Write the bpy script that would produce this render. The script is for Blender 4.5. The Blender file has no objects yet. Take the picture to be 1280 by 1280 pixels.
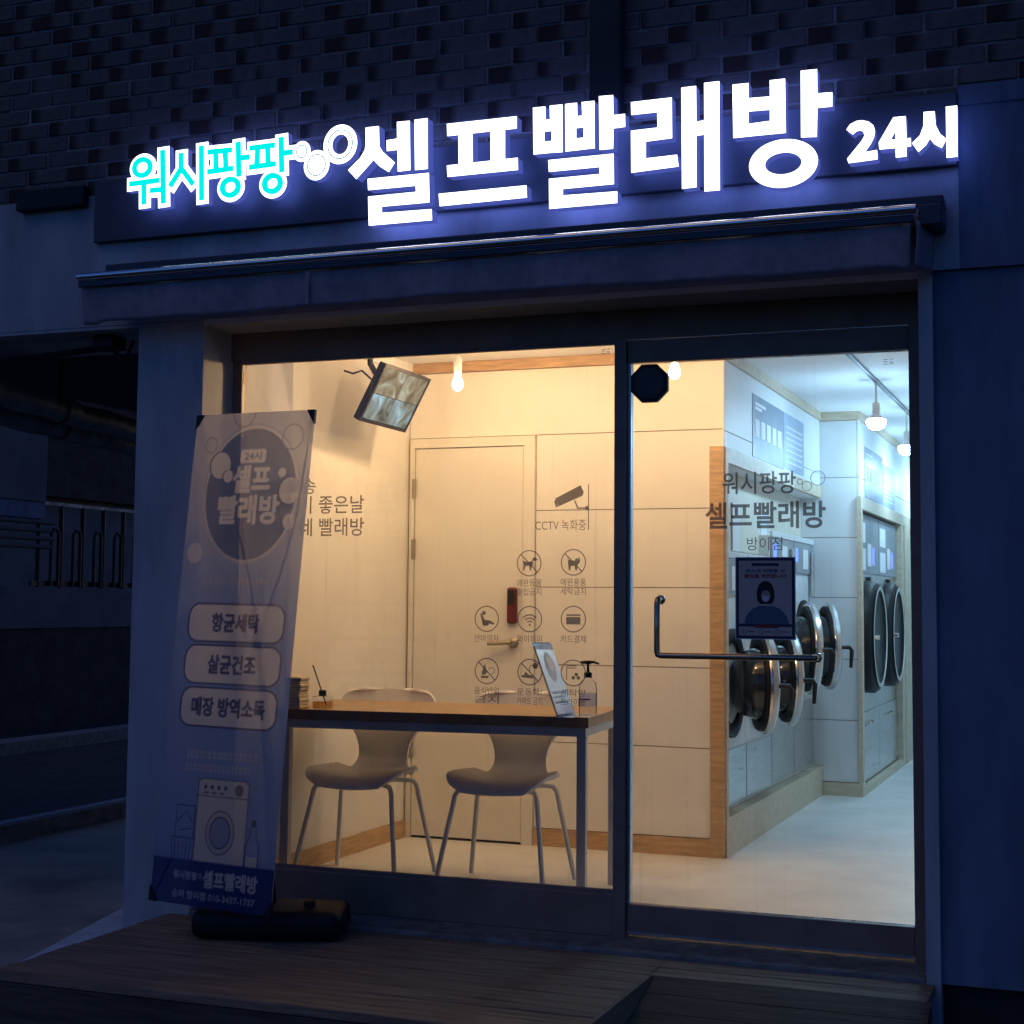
import bpy, bmesh, math, random
from mathutils import Matrix, Vector
random.seed(7)
PI = math.pi
scn = bpy.context.scene
COL = scn.collection

# ------------------------------------------------------------------ camera, sky, exposure
cam = bpy.data.cameras.new('camera'); camo = bpy.data.objects.new('camera', cam); COL.objects.link(camo)
rx, ry, rz_ = (0.933153, 0.359380, 0.008467), (0.020033, -0.075505, 0.996944), (0.358921, -0.930132, -0.077657)
camo.matrix_world = Matrix(((rx[0], ry[0], rz_[0], 1.644), (rx[1], ry[1], rz_[1], -5.495), (rx[2], ry[2], rz_[2], 1.190), (0, 0, 0, 1)))
cam.sensor_width = 36; cam.lens = 54.263; cam.shift_y = -0.02904; cam.clip_end = 300; cam.clip_start = 0.05
scn.camera = camo
w = bpy.data.worlds.new('World'); scn.world = w; w.use_nodes = True
wn = w.node_tree; wn.nodes.clear()
sky = wn.nodes.new('ShaderNodeTexSky'); sky.sky_type = 'NISHITA'; sky.sun_disc = False
sky.sun_elevation = math.radians(4.4); sky.sun_rotation = math.radians(15); sky.ozone_density = 4.2
tint = wn.nodes.new('ShaderNodeMix'); tint.data_type = 'RGBA'; tint.blend_type = 'MULTIPLY'; tint.inputs[0].default_value = 1
tint.inputs[7].default_value = (0.46, 0.55, 1.0, 1)
bg = wn.nodes.new('ShaderNodeBackground'); bg.inputs[1].default_value = 0.135
wo = wn.nodes.new('ShaderNodeOutputWorld')
wn.links.new(sky.outputs[0], tint.inputs[6]); wn.links.new(tint.outputs[2], bg.inputs[0]); wn.links.new(bg.outputs[0], wo.inputs[0])
sl = bpy.data.lights.new('street_glow', 'SUN'); sl.energy = 0.085; sl.color = (1.0, 0.74, 0.46); sl.angle = math.radians(30)
so_ = bpy.data.objects.new('street_glow', sl); COL.objects.link(so_); so_.rotation_euler = Vector((0.30, 0.50, -0.80)).to_track_quat('-Z', 'Y').to_euler()  # added warm glow standing in for street light on the deck, not dusk sunlight
scn.view_settings.view_transform = 'Standard'; scn.view_settings.look = 'None'
scn.view_settings.exposure = 0.0; scn.view_settings.gamma = 1.0
scn.render.engine = 'CYCLES'
cy = scn.cycles
cy.use_denoising = True
try: cy.denoiser = 'OPENIMAGEDENOISE'
except Exception: pass
cy.max_bounces = 8; cy.diffuse_bounces = 5; cy.glossy_bounces = 4; cy.transparent_max_bounces = 16
cy.sample_clamp_indirect = 6; cy.caustics_reflective = False; cy.caustics_refractive = False
cy.use_light_tree = True

# ------------------------------------------------------------------ helpers
MATS = {}
def nodes_of(name):
    m = bpy.data.materials.new(name); m.use_nodes = True
    nt = m.node_tree; nt.nodes.clear()
    out = nt.nodes.new('ShaderNodeOutputMaterial')
    return m, nt, out
def rgba(c): return (c[0], c[1], c[2], 1)
def mat(name, col, rough=0.6, metal=0.0, var=0.12, scale=6.0, bump=0.0, bscale=60.0, spec=0.5, stretch=None, col2=None, coat=0.0):
    """Principled surface with a noise mottling of its own colour and a fine relief."""
    if name in MATS: return MATS[name]
    m, nt, out = nodes_of(name); N = nt.nodes.new; Lk = nt.links.new
    p = N('ShaderNodeBsdfPrincipled'); Lk(p.outputs[0], out.inputs[0])
    p.inputs['Roughness'].default_value = rough; p.inputs['Metallic'].default_value = metal
    p.inputs['Specular IOR Level'].default_value = spec
    if coat: p.inputs['Coat Weight'].default_value = coat
    tc = N('ShaderNodeTexCoord'); mp = N('ShaderNodeMapping'); Lk(tc.outputs['Object'], mp.inputs[0])
    if stretch: mp.inputs['Scale'].default_value = stretch
    nz = N('ShaderNodeTexNoise'); nz.inputs['Scale'].default_value = scale; nz.inputs['Detail'].default_value = 6
    nz.inputs['Roughness'].default_value = 0.6
    Lk(mp.outputs[0], nz.inputs['Vector'])
    mx = N('ShaderNodeMix'); mx.data_type = 'RGBA'
    c2 = col2 if col2 else tuple(max(0, v * (1 - 2.2 * var)) for v in col)
    c1 = col if col2 else tuple(min(1, v * (1 + var)) for v in col)
    mx.inputs[6].default_value = rgba(c1); mx.inputs[7].default_value = rgba(c2)
    rmp = N('ShaderNodeMapRange'); rmp.inputs[1].default_value = 0.32; rmp.inputs[2].default_value = 0.72
    Lk(nz.outputs[0], rmp.inputs[0]); Lk(rmp.outputs[0], mx.inputs[0]); Lk(mx.outputs[2], p.inputs['Base Color'])
    rr = N('ShaderNodeMapRange'); rr.inputs[3].default_value = max(0.02, rough - 0.08); rr.inputs[4].default_value = min(1, rough + 0.1)
    Lk(nz.outputs[0], rr.inputs[0]); Lk(rr.outputs[0], p.inputs['Roughness'])
    if bump:
        nb = N('ShaderNodeTexNoise'); nb.inputs['Scale'].default_value = bscale; nb.inputs['Detail'].default_value = 4
        Lk(mp.outputs[0], nb.inputs['Vector'])
        b = N('ShaderNodeBump'); b.inputs['Strength'].default_value = bump; b.inputs['Distance'].default_value = 0.004
        Lk(nb.outputs[0], b.inputs['Height']); Lk(b.outputs[0], p.inputs['Normal'])
    MATS[name] = m; return m
def emat(name, col, strength, grain=0.0):
    if name in MATS: return MATS[name]
    m, nt, out = nodes_of(name); e = nt.nodes.new('ShaderNodeEmission'); e.inputs[0].default_value = rgba(col); e.inputs[1].default_value = strength
    nt.links.new(e.outputs[0], out.inputs[0]); MATS[name] = m; return m
def glass_mat(name, tintc=(1, 1, 1), rough=0.0, f0=1.5, streak=0.0, gain=1.0):
    """Thin window glass: clear transmission with a Fresnel reflection."""
    if name in MATS: return MATS[name]
    m, nt, out = nodes_of(name); N = nt.nodes.new; Lk = nt.links.new
    tr = N('ShaderNodeBsdfTransparent'); tr.inputs[0].default_value = rgba(tintc)
    gl = N('ShaderNodeBsdfGlossy'); gl.inputs['Roughness'].default_value = rough
    fr = N('ShaderNodeFresnel'); fr.inputs[0].default_value = f0
    mx = N('ShaderNodeMixShader'); Lk(fr.outputs[0], mx.inputs[0]); Lk(tr.outputs[0], mx.inputs[1]); Lk(gl.outputs[0], mx.inputs[2])
    last = mx
    if streak:
        tc = N('ShaderNodeTexCoord'); mp = N('ShaderNodeMapping'); mp.inputs['Scale'].default_value = (40, 40, 1.2)
        nz = N('ShaderNodeTexNoise'); nz.inputs['Scale'].default_value = 1.0; nz.inputs['Detail'].default_value = 5
        Lk(tc.outputs['Object'], mp.inputs[0]); Lk(mp.outputs[0], nz.inputs['Vector'])
        rm = N('ShaderNodeMapRange'); rm.inputs[1].default_value = 0.62; rm.inputs[2].default_value = 0.85; rm.inputs[4].default_value = streak
        Lk(nz.outputs[0], rm.inputs[0])
        df = N('ShaderNodeBsdfTranslucent'); df.inputs[0].default_value = (0.7, 0.72, 0.75, 1)
        m2 = N('ShaderNodeMixShader'); Lk(rm.outputs[0], m2.inputs[0]); Lk(mx.outputs[0], m2.inputs[1]); Lk(df.outputs[0], m2.inputs[2]); last = m2
    Lk(last.outputs[0], out.inputs[0]); MATS[name] = m; return m
def fabric_mat(name, col, see=0.1, trans=0.5, bleach=0.0):
    """Thin printed banner cloth: diffuse, translucent and a little see-through weave."""
    if name in MATS: return MATS[name]
    m, nt, out = nodes_of(name); N = nt.nodes.new; Lk = nt.links.new
    tc = N('ShaderNodeTexCoord'); nz = N('ShaderNodeTexNoise'); nz.inputs['Scale'].default_value = 9; Lk(tc.outputs['Object'], nz.inputs['Vector'])
    mx = N('ShaderNodeMix'); mx.data_type = 'RGBA'; mx.inputs[6].default_value = rgba(col); mx.inputs[7].default_value = rgba(tuple(v * .86 for v in col)); Lk(nz.outputs[0], mx.inputs[0])
    d = N('ShaderNodeBsdfDiffuse'); t = N('ShaderNodeBsdfTranslucent'); x = N('ShaderNodeBsdfTransparent')
    Lk(mx.outputs[2], d.inputs[0]); Lk(mx.outputs[2], t.inputs[0])
    a = N('ShaderNodeMixShader'); a.inputs[0].default_value = trans; Lk(d.outputs[0], a.inputs[1]); Lk(t.outputs[0], a.inputs[2])
    b = N('ShaderNodeMixShader'); b.inputs[0].default_value = see; Lk(a.outputs[0], b.inputs[1]); Lk(x.outputs[0], b.inputs[2])
    Lk(b.outputs[0], out.inputs[0]); MATS[name] = m; return m

class MB:
    """Collects shapes; build() links them as ONE mesh object."""
    def __init__(s): s.v = []; s.f = []; s.fm = []; s.smooth = []
    def add(s, vs, fs, mi=0, sm=False):
        o = len(s.v); s.v += [tuple(v) for v in vs]
        for f in fs: s.f.append([i + o for i in f]); s.fm.append(mi); s.smooth.append(sm)
        return s
    def box(s, x0, x1, y0, y1, z0, z1, mi=0, bev=0.0):
        if bev:
            bm = bmesh.new(); bmesh.ops.create_cube(bm, size=1)
            for v in bm.verts: v.co = Vector(((x0 + x1) / 2 + v.co.x * (x1 - x0), (y0 + y1) / 2 + v.co.y * (y1 - y0), (z0 + z1) / 2 + v.co.z * (z1 - z0)))
            bmesh.ops.bevel(bm, geom=bm.edges[:], offset=bev, segments=1 if bev < 0.006 else 3, affect='EDGES', profile=0.5)
            return s.frombm(bm, mi)
        vs = [(x, y, z) for x in (x0, x1) for y in (y0, y1) for z in (z0, z1)]
        return s.add(vs, [(0, 1, 3, 2), (4, 6, 7, 5), (0, 4, 5, 1), (2, 3, 7, 6), (0, 2, 6, 4), (1, 5, 7, 3)], mi)
    def frombm(s, bm, mi=0, sm=False):
        bm.verts.index_update(); vs = [v.co[:] for v in bm.verts]; fs = [[v.index for v in f.verts] for f in bm.faces]
        bm.free(); return s.add(vs, fs, mi, sm)
    def hexa(s, pts, mi=0):   # 8 points: bottom 4 loop, top 4 loop
        return s.add(pts, [(3, 2, 1, 0), (4, 5, 6, 7), (0, 1, 5, 4), (1, 2, 6, 5), (2, 3, 7, 6), (3, 0, 4, 7)], mi)
    def prism(s, poly, y0, y1, mf=0, ms=0, mb=None):
        """polygon in X,Z extruded from y0 (front) to y1 (back)."""
        n = len(poly); bm = bmesh.new(); vv = [bm.verts.new((p[0], y0, p[1])) for p in poly]
        f = bm.faces.new(vv); f.normal_update(); bmesh.ops.triangulate(bm, faces=[f], ngon_method='EAR_CLIP'); bm.verts.index_update()
        tris = [[v.index for v in t.verts] for t in bm.faces]; bm.free()
        A = [(p[0], y0, p[1]) for p in poly]; B = [(p[0], y1, p[1]) for p in poly]
        s.add(A, tris, mf); s.add(B, [t[::-1] for t in tris], ms if mb is None else mb)
        s.add(A + B, [(i, (i + 1) % n, (i + 1) % n + n, i + n) for i in range(n)], ms)
        return s
    def ring(s, cx, cz, rx, rz, hx, hz, y0, y1, mf=0, ms=0, mb=None, n=48):
        o = [(cx + rx * math.cos(2 * PI * i / n), cz + rz * math.sin(2 * PI * i / n)) for i in range(n)]
        if hx <= 0: return s.prism(o, y0, y1, mf, ms, mb)
        h = [(cx + hx * math.cos(2 * PI * i / n), cz + hz * math.sin(2 * PI * i / n)) for i in range(n)]
        vs = [(p[0], y, p[1]) for y in (y0, y1) for p in o + h]
        fr, bk, sd = [], [], []
        for i in range(n):
            j = (i + 1) % n
            fr.append((i, j, n + j, n + i)); bk.append((2 * n + i, 3 * n + i, 3 * n + j, 2 * n + j))
            sd += [(i, 2 * n + i, 2 * n + j, j), (n + i, n + j, 3 * n + j, 3 * n + i)]
        s.add(vs, fr, mf); s.add(vs, bk, ms if mb is None else mb); s.add(vs, sd, ms); return s
    def stroke(s, x0, z0, x1, z1, w_, y0, y1, mf=0, ms=0, mb=None, cap=0.5):
        dx, dz = x1 - x0, z1 - z0; l = math.hypot(dx, dz) or 1; ux, uz = dx / l, dz / l; h = w_ / 2
        x0 -= ux * h * cap; z0 -= uz * h * cap; x1 += ux * h * cap; z1 += uz * h * cap
        return s.prism([(x0 - uz * h, z0 + ux * h), (x1 - uz * h, z1 + ux * h), (x1 + uz * h, z1 - ux * h), (x0 + uz * h, z0 - ux * h)], y0, y1, mf, ms, mb)
    def tube(s, pts, r, n=10, mi=0, caps=True):
        pts = [Vector(p) for p in pts]; rings = []
        if not isinstance(r, (list, tuple)): r = [r] * len(pts)
        prev = None
        for i, p in enumerate(pts):
            a = pts[max(i - 1, 0)]; b = pts[min(i + 1, len(pts) - 1)]; t = (b - a).normalized()
            if prev is None:
                up = Vector((0, 0, 1)) if abs(t.z) < 0.9 else Vector((1, 0, 0)); u = t.cross(up).normalized()
            else: u = (prev - t * prev.dot(t)).normalized()
            prev = u; v = t.cross(u)
            rings.append([p + (u * math.cos(2 * PI * k / n) + v * math.sin(2 * PI * k / n)) * r[i] for k in range(n)])
        vs = [q for rg in rings for q in rg]
        fs = [(i * n + k, i * n + (k + 1) % n, (i + 1) * n + (k + 1) % n, (i + 1) * n + k) for i in range(len(pts) - 1) for k in range(n)]
        if caps: fs += [list(range(n))[::-1], [(len(pts) - 1) * n + k for k in range(n)]]
        return s.add(vs, fs, mi, True)
    def lathe(s, prof, M=None, n=24, mi=0, close=True):
        """profile of (radius, height) about local Z, placed by matrix M."""
        M = M or Matrix.Identity(4); vs = []; fs = []; prof = list(prof)
        if close and prof[0][0] > .002: prof = [(.0005, prof[0][1])] + prof
        if close and prof[-1][0] > .002: prof = prof + [(.0005, prof[-1][1])]
        for r, z in prof: vs += [M @ Vector((r * math.cos(2 * PI * k / n), r * math.sin(2 * PI * k / n), z)) for k in range(n)]
        for i in range(len(prof) - 1): fs += [(i * n + k, i * n + (k + 1) % n, (i + 1) * n + (k + 1) % n, (i + 1) * n + k) for k in range(n)]
        return s.add(vs, fs, mi, True)
    def grid(s, fn, nu, nv, mi=0, sm=True):
        vs = [fn(u / nu, v / nv) for v in range(nv + 1) for u in range(nu + 1)]
        fs = [(v * (nu + 1) + u, v * (nu + 1) + u + 1, (v + 1) * (nu + 1) + u + 1, (v + 1) * (nu + 1) + u) for v in range(nv) for u in range(nu)]
        return s.add(vs, fs, mi, sm)
    def xf(s, M): s.v = [tuple(M @ Vector(v)) for v in s.v]; return s
    def mesh(s, name):
        m = bpy.data.meshes.new(name); m.from_pydata(s.v, [], s.f); m.update()
        m.polygons.foreach_set('material_index', s.fm); m.polygons.foreach_set('use_smooth', s.smooth)
        return m
    def build(s, name, m, parent=None, label=None):
        me = s.mesh(name)
        for q in (m if isinstance(m, (list, tuple)) else [m]): me.materials.append(q)
        o = bpy.data.objects.new(name, me); COL.objects.link(o)
        if any(s.smooth):
            try: me.set_sharp_from_angle(angle=math.radians(40))
            except Exception: pass
        if parent: attach(o, parent)
        if label: o['label'] = label
        return o
LOC = {}
def attach(o, parent):
    """parts are modelled in world coordinates; LOC knows where a thing's Empty stands."""
    o.parent = parent
    if parent.name in LOC: o.matrix_parent_inverse = LOC[parent.name].inverted()
def tag(o, label, cat, group=None):
    o['label'] = label; o['category'] = cat
    if group: o['group'] = group
    return o
def thing(name, label, cat, loc=(0, 0, 0), group=None, rot=None, local=False):
    e = bpy.data.objects.new(name, None); COL.objects.link(e); e.location = loc; e.empty_display_size = 0.1
    if rot: e.rotation_euler = rot
    if not local: LOC[e.name] = Matrix.Translation(loc)
    return tag(e, label, cat, group)
def struct(o): o['kind'] = 'structure'; return o
def inst(src, loc, parent, rotz=0.0):
    """another piece sharing the mesh of src"""
    o = bpy.data.objects.new(src.name.split('.')[0], src.data); COL.objects.link(o); o.location = loc; o.rotation_euler = (0, 0, rotz); attach(o, parent); return o

TXT = {}
def text_shape(body, bold=0.0):
    if (body, bold) in TXT: return TXT[(body, bold)]
    c = bpy.data.curves.new('lettering', 'FONT'); c.body = body; c.size = 1; c.offset = bold; c.resolution_u = 4; c.extrude = 0.0; c.fill_mode = 'FRONT'
    o = bpy.data.objects.new('lettering', c); COL.objects.link(o)
    dg = bpy.context.evaluated_depsgraph_get(); m = bpy.data.meshes.new_from_object(o.evaluated_get(dg))
    vs = [(v.co.x, v.co.y) for v in m.vertices]; fs = [list(p.vertices) for p in m.polygons]
    bpy.data.objects.remove(o); bpy.data.curves.remove(c); bpy.data.meshes.remove(m)
    xs = [v[0] for v in vs]; ys = [v[1] for v in vs]; x0, x1, y0, y1 = min(xs), max(xs), min(ys), max(ys)
    vs = [((v[0] - x0) / (x1 - x0), (v[1] - y0) / (y1 - y0)) for v in vs]
    TXT[(body, bold)] = (vs, fs, (x1 - x0) / (y1 - y0)); return TXT[(body, bold)]
def put_text(mb, body, a0, a1, b0, b1, fn, bold=0.0, mi=0):
    """fit a line of lettering into the rectangle a0..a1 x b0..b1; fn maps (a,b) to a point"""
    vs, fs, _ = text_shape(body, bold)
    mb.add([fn(a0 + v[0] * (a1 - a0), b0 + v[1] * (b1 - b0)) for v in vs], fs, mi); return mb

# ------------------------------------------------------------------ materials
M_ = dict(
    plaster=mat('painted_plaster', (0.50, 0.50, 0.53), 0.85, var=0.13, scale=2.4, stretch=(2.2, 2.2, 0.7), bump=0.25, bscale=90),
    plaster2=mat('dusk_toned_render', (0.17, 0.22, 0.32), 0.9, var=0.18, scale=2.6, stretch=(2.4, 2.4, 0.6), bump=0.35, bscale=70),  # dusk tone of the unlit right wall and band put into the colour
    mortar=mat('mortar', (0.27, 0.25, 0.245), 0.95, var=0.25, scale=12, bump=0.4, bscale=200),
    signpanel=mat('sign_panel_paint', (0.085, 0.09, 0.115), 0.55, var=0.06, scale=4),
    frame=mat('dark_bronze_frame', (0.30, 0.205, 0.165), 0.45, 0.1, var=0.10, scale=9, bump=0.05, bscale=120),
    alu=mat('brushed_aluminium', (0.55, 0.56, 0.58), 0.32, 0.9, var=0.06, scale=10, stretch=(1, 1, 14)),
    chrome=mat('chrome', (0.72, 0.70, 0.66), 0.16, 1.0, var=0.03, scale=4),
    handle=mat('warm_tinted_steel', (0.60, 0.44, 0.29), 0.22, 1.0, var=0.05),  # steel bar with warm reflected light put into its colour
    concrete=mat('sill_concrete', (0.26, 0.25, 0.23), 0.9, var=0.22, scale=14, bump=0.5, bscale=150),
    cream=mat('cream_wall_panel', (0.84, 0.81, 0.75), 0.55, var=0.03, scale=3, bump=0.06, bscale=260),
    white=mat('white_wall_panel', (0.76, 0.78, 0.79), 0.5, var=0.03, scale=3, bump=0.05, bscale=260),
    gap=mat('panel_joint', (0.30, 0.25, 0.19), 0.9),
    ceil=mat('ceiling_paint', (0.86, 0.86, 0.85), 0.8, var=0.02, scale=2),
    floor=mat('grey_vinyl_floor', (0.80, 0.785, 0.76), 0.36, var=0.09, scale=2.2, bump=0.08, bscale=40, spec=0.45, stretch=(1, 1, 1)),
    wood=mat('light_pine', (0.55, 0.35, 0.18), 0.5, var=0.16, scale=7, stretch=(1, 1, 9), bump=0.12, bscale=60),
    palewood=mat('pale_ash_trim', (0.62, 0.52, 0.38), 0.5, var=0.10, scale=7, stretch=(1, 5, 5), bump=0.1, bscale=60),
    tabletop=mat('oak_table_top', (0.42, 0.25, 0.11), 0.34, var=0.16, scale=5, stretch=(2, 18, 4), bump=0.06, bscale=40),
    tableedge=mat('dark_oak_edge', (0.30, 0.16, 0.075), 0.5, var=0.14, scale=8, stretch=(2, 12, 4)),
    steelw=mat('pale_powder_coat', (0.58, 0.58, 0.58), 0.45, var=0.05),
    chair=mat('pale_grey_chair_shell', (0.86, 0.85, 0.83), 0.42, var=0.04, scale=4),
    leg=mat('satin_leg_tube', (0.72, 0.71, 0.70), 0.4, 0.1, var=0.04),
    door=mat('cream_door_paint', (0.80, 0.77, 0.70), 0.45, var=0.03, scale=3),
    black=mat('black_plastic', (0.014, 0.014, 0.016), 0.45, var=0.1, spec=0.35),
    rubber=mat('black_rubber', (0.010, 0.010, 0.011), 0.5, var=0.1, spec=0.25),
    redlock=mat('wine_red_lock', (0.12, 0.012, 0.016), 0.3, var=0.08),
    brass=mat('satin_nickel', (0.45, 0.40, 0.32), 0.35, 0.9, var=0.06),
    steel=mat('stainless_panel', (0.62, 0.62, 0.60), 0.24, 0.95, var=0.05, scale=5, stretch=(1, 1, 10)),
    machine=mat('machine_enamel', (0.74, 0.76, 0.77), 0.35, var=0.03),
    ctrl=mat('grey_control_panel', (0.30, 0.32, 0.34), 0.4, var=0.05),
    ivory=mat('ivory_bulkhead', (0.74, 0.68, 0.56), 0.5, var=0.03),
    paper=mat('white_paper', (0.80, 0.81, 0.83), 0.7, var=0.02),
    bluepaper=mat('pale_blue_poster', (0.33, 0.42, 0.55), 0.5, var=0.05),
    darkpaper=mat('slate_poster', (0.20, 0.24, 0.32), 0.45, var=0.05),
    vinyl=fabric_mat('grey_vinyl_film', (0.26, 0.22, 0.21), 0.17, 0.30),
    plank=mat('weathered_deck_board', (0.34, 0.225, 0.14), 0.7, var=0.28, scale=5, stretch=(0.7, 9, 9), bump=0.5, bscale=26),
    plankd=mat('shaded_ramp_board', (0.13, 0.09, 0.065), 0.75, var=0.28, scale=5, stretch=(0.7, 9, 9), bump=0.5, bscale=26),  # darker copy of the deck board: the ramp's grazing shade put into colour
    fabric=mat('awning_cloth', (0.46, 0.36, 0.40), 0.85, var=0.1, scale=20, bump=0.3, bscale=400),
    awnmetal=mat('awning_metal', (0.06, 0.06, 0.075), 0.35, 0.5, var=0.06),
    barmetal=mat('polished_bar', (0.94, 0.94, 0.95), 0.13, 1.0, var=0.06),
    asphalt=mat('asphalt', (0.045, 0.045, 0.048), 0.85, var=0.25, scale=8, bump=0.6, bscale=180),
    lot=mat('parking_concrete', (0.50, 0.46, 0.36), 0.85, var=0.22, scale=1.4, bump=0.4, bscale=90),
    yellow=mat('worn_yellow_paint', (0.33, 0.27, 0.06), 0.8, var=0.2, scale=10),
    paint=mat('worn_white_paint', (0.45, 0.46, 0.48), 0.8, var=0.2, scale=10),
    kerb=mat('pale_kerb_stone', (0.80, 0.82, 0.86), 0.8, var=0.12, scale=8, bump=0.4, bscale=80),
    lag=mat('foil_pipe_lagging', (0.26, 0.30, 0.30), 0.55, 0.35, var=0.25, scale=9, bump=0.9, bscale=22),
    dark=mat('dark_masonry', (0.045, 0.045, 0.04), 0.9, var=0.2, scale=4, bump=0.4, bscale=60),
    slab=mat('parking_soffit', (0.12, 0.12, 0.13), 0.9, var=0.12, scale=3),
    greyblue=mat('pale_blue_garage_paint', (0.11, 0.14, 0.16), 0.8, var=0.12, scale=2),
    cord=mat('black_cable', (0.02, 0.02, 0.02), 0.6),
    whiteplastic=mat('white_plastic', (0.75, 0.75, 0.73), 0.4, var=0.03),
    glass=glass_mat('window_glass', (0.97, 0.985, 0.98), streak=0.10),
    doorglass=mat('washer_bowl_glass', (0.020, 0.026, 0.030), 0.07, var=0.2, scale=3, spec=0.6),
    clear=glass_mat('clear_bottle', (0.93, 0.94, 0.97), 0.12, 1.08),
    amber=glass_mat('amber_oil', (0.80, 0.62, 0.25), 0.05, 1.4),
)
def brick_mat():
    m, nt, out = nodes_of('two_tone_brick'); N = nt.nodes.new; Lk = nt.links.new
    p = N('ShaderNodeBsdfPrincipled'); p.inputs['Roughness'].default_value = 0.9; Lk(p.outputs[0], out.inputs[0])
    tc = N('ShaderNodeTexCoord'); sx = N('ShaderNodeSeparateXYZ'); Lk(tc.outputs['Object'], sx.inputs[0])
    oi = N('ShaderNodeObjectInfo')
    nz = N('ShaderNodeTexNoise'); nz.inputs['Scale'].default_value = 26; nz.inputs['Detail'].default_value = 5; Lk(tc.outputs['Object'], nz.inputs['Vector'])
    th = N('ShaderNodeMapRange'); th.inputs[3].default_value = -0.085; th.inputs[4].default_value = 0.02; Lk(oi.outputs['Random'], th.inputs[0])
    a = N('ShaderNodeMath'); a.operation = 'SUBTRACT'; Lk(sx.outputs[0], a.inputs[0]); Lk(th.outputs[0], a.inputs[1])
    b = N('ShaderNodeMath'); b.operation = 'MULTIPLY_ADD'; b.inputs[1].default_value = 0.05; Lk(nz.outputs[0], b.inputs[0]); Lk(a.outputs[0], b.inputs[2])
    st = N('ShaderNodeMapRange'); st.inputs[1].default_value = -0.004; st.inputs[2].default_value = 0.034; Lk(b.outputs[0], st.inputs[0])
    li = N('ShaderNodeMix'); li.data_type = 'RGBA'; li.inputs[6].default_value = (0.20, 0.175, 0.165, 1); li.inputs[7].default_value = (0.10, 0.085, 0.08, 1); Lk(nz.outputs[0], li.inputs[0])
    dk = N('ShaderNodeMix'); dk.data_type = 'RGBA'; dk.inputs[6].default_value = (0.022, 0.017, 0.018, 1); dk.inputs[7].default_value = (0.055, 0.03, 0.026, 1); Lk(oi.outputs['Random'], dk.inputs[0])
    mx = N('ShaderNodeMix'); mx.data_type = 'RGBA'; Lk(st.outputs[0], mx.inputs[0]); Lk(dk.outputs[2], mx.inputs[6]); Lk(li.outputs[2], mx.inputs[7]); Lk(mx.outputs[2], p.inputs['Base Color'])
    bp = N('ShaderNodeBump'); bp.inputs['Strength'].default_value = 0.5; bp.inputs['Distance'].default_value = 0.003
    n2 = N('ShaderNodeTexNoise'); n2.inputs['Scale'].default_value = 120; Lk(tc.outputs['Object'], n2.inputs['Vector']); Lk(n2.outputs[0], bp.inputs['Height']); Lk(bp.outputs[0], p.inputs['Normal'])
    return m
M_['brick'] = brick_mat()
def screen_mat():
    m, nt, out = nodes_of('cctv_screen'); N = nt.nodes.new; Lk = nt.links.new
    tc = N('ShaderNodeTexCoord'); mp = N('ShaderNodeMapping'); mp.inputs['Scale'].default_value = (6.5, 6.5, 6); mp.inputs['Rotation'].default_value = (0, 0.5, 0)
    fl = N('ShaderNodeVectorMath'); fl.operation = 'SIGN'; Lk(tc.outputs['Object'], fl.inputs[0])
    fs_ = N('ShaderNodeVectorMath'); fs_.operation = 'MULTIPLY_ADD'; fs_.inputs[1].default_value = (1.7, 0, 3.1); Lk(fl.outputs[0], fs_.inputs[0]); Lk(tc.outputs['Object'], fs_.inputs[2]); Lk(fs_.outputs[0], mp.inputs[0])
    nz = N('ShaderNodeTexNoise'); nz.inputs['Scale'].default_value = 1.4; nz.inputs['Detail'].default_value = 5; nz.inputs['Distortion'].default_value = 1.2; Lk(mp.outputs[0], nz.inputs['Vector'])
    cr = N('ShaderNodeValToRGB'); el = cr.color_ramp.elements
    el[0].position = 0.3; el[0].color = (0.10, 0.085, 0.06, 1); el[1].position = 0.70; el[1].color = (0.58, 0.66, 0.68, 1)
    q = cr.color_ramp.elements.new(0.46); q.color = (0.26, 0.22, 0.15, 1); q = cr.color_ramp.elements.new(0.58); q.color = (0.34, 0.36, 0.35, 1)
    Lk(nz.outputs[0], cr.inputs[0])
    sx = N('ShaderNodeSeparateXYZ'); Lk(tc.outputs['Object'], sx.inputs[0])
    tp = N('ShaderNodeMath'); tp.operation = 'GREATER_THAN'; tp.inputs[1].default_value = 0.0; Lk(sx.outputs[2], tp.inputs[0])
    mx = N('ShaderNodeMix'); mx.data_type = 'RGBA'; mx.blend_type = 'MULTIPLY'; mx.inputs[0].default_value = 0.75
    tn = N('ShaderNodeMix'); tn.data_type = 'RGBA'; tn.inputs[6].default_value = (0.72, 0.92, 1.0, 1); tn.inputs[7].default_value = (1.0, 0.80, 0.48, 1); Lk(tp.outputs[0], tn.inputs[0])
    Lk(cr.outputs[0], mx.inputs[6]); Lk(tn.outputs[2], mx.inputs[7])
    e = N('ShaderNodeEmission'); e.inputs[1].default_value = 1.1; Lk(mx.outputs[2], e.inputs[0])
    g = N('ShaderNodeBsdfGlossy'); g.inputs['Roughness'].default_value = 0.25; g.inputs[0].default_value = (0.04, 0.04, 0.04, 1)
    ad = N('ShaderNodeAddShader'); Lk(e.outputs[0], ad.inputs[0]); Lk(g.outputs[0], ad.inputs[1]); Lk(ad.outputs[0], out.inputs[0]); return m
M_['screen'] = screen_mat()
M_['led'] = emat('white_led_face', (0.86, 0.89, 1.0), 3.4)
M_['ledside'] = emat('blue_lit_letter_side', (0.16, 0.22, 1.0), 0.42)
M_['ledback'] = emat('blue_halo_led', (0.17, 0.26, 1.0), 3.2)
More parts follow.
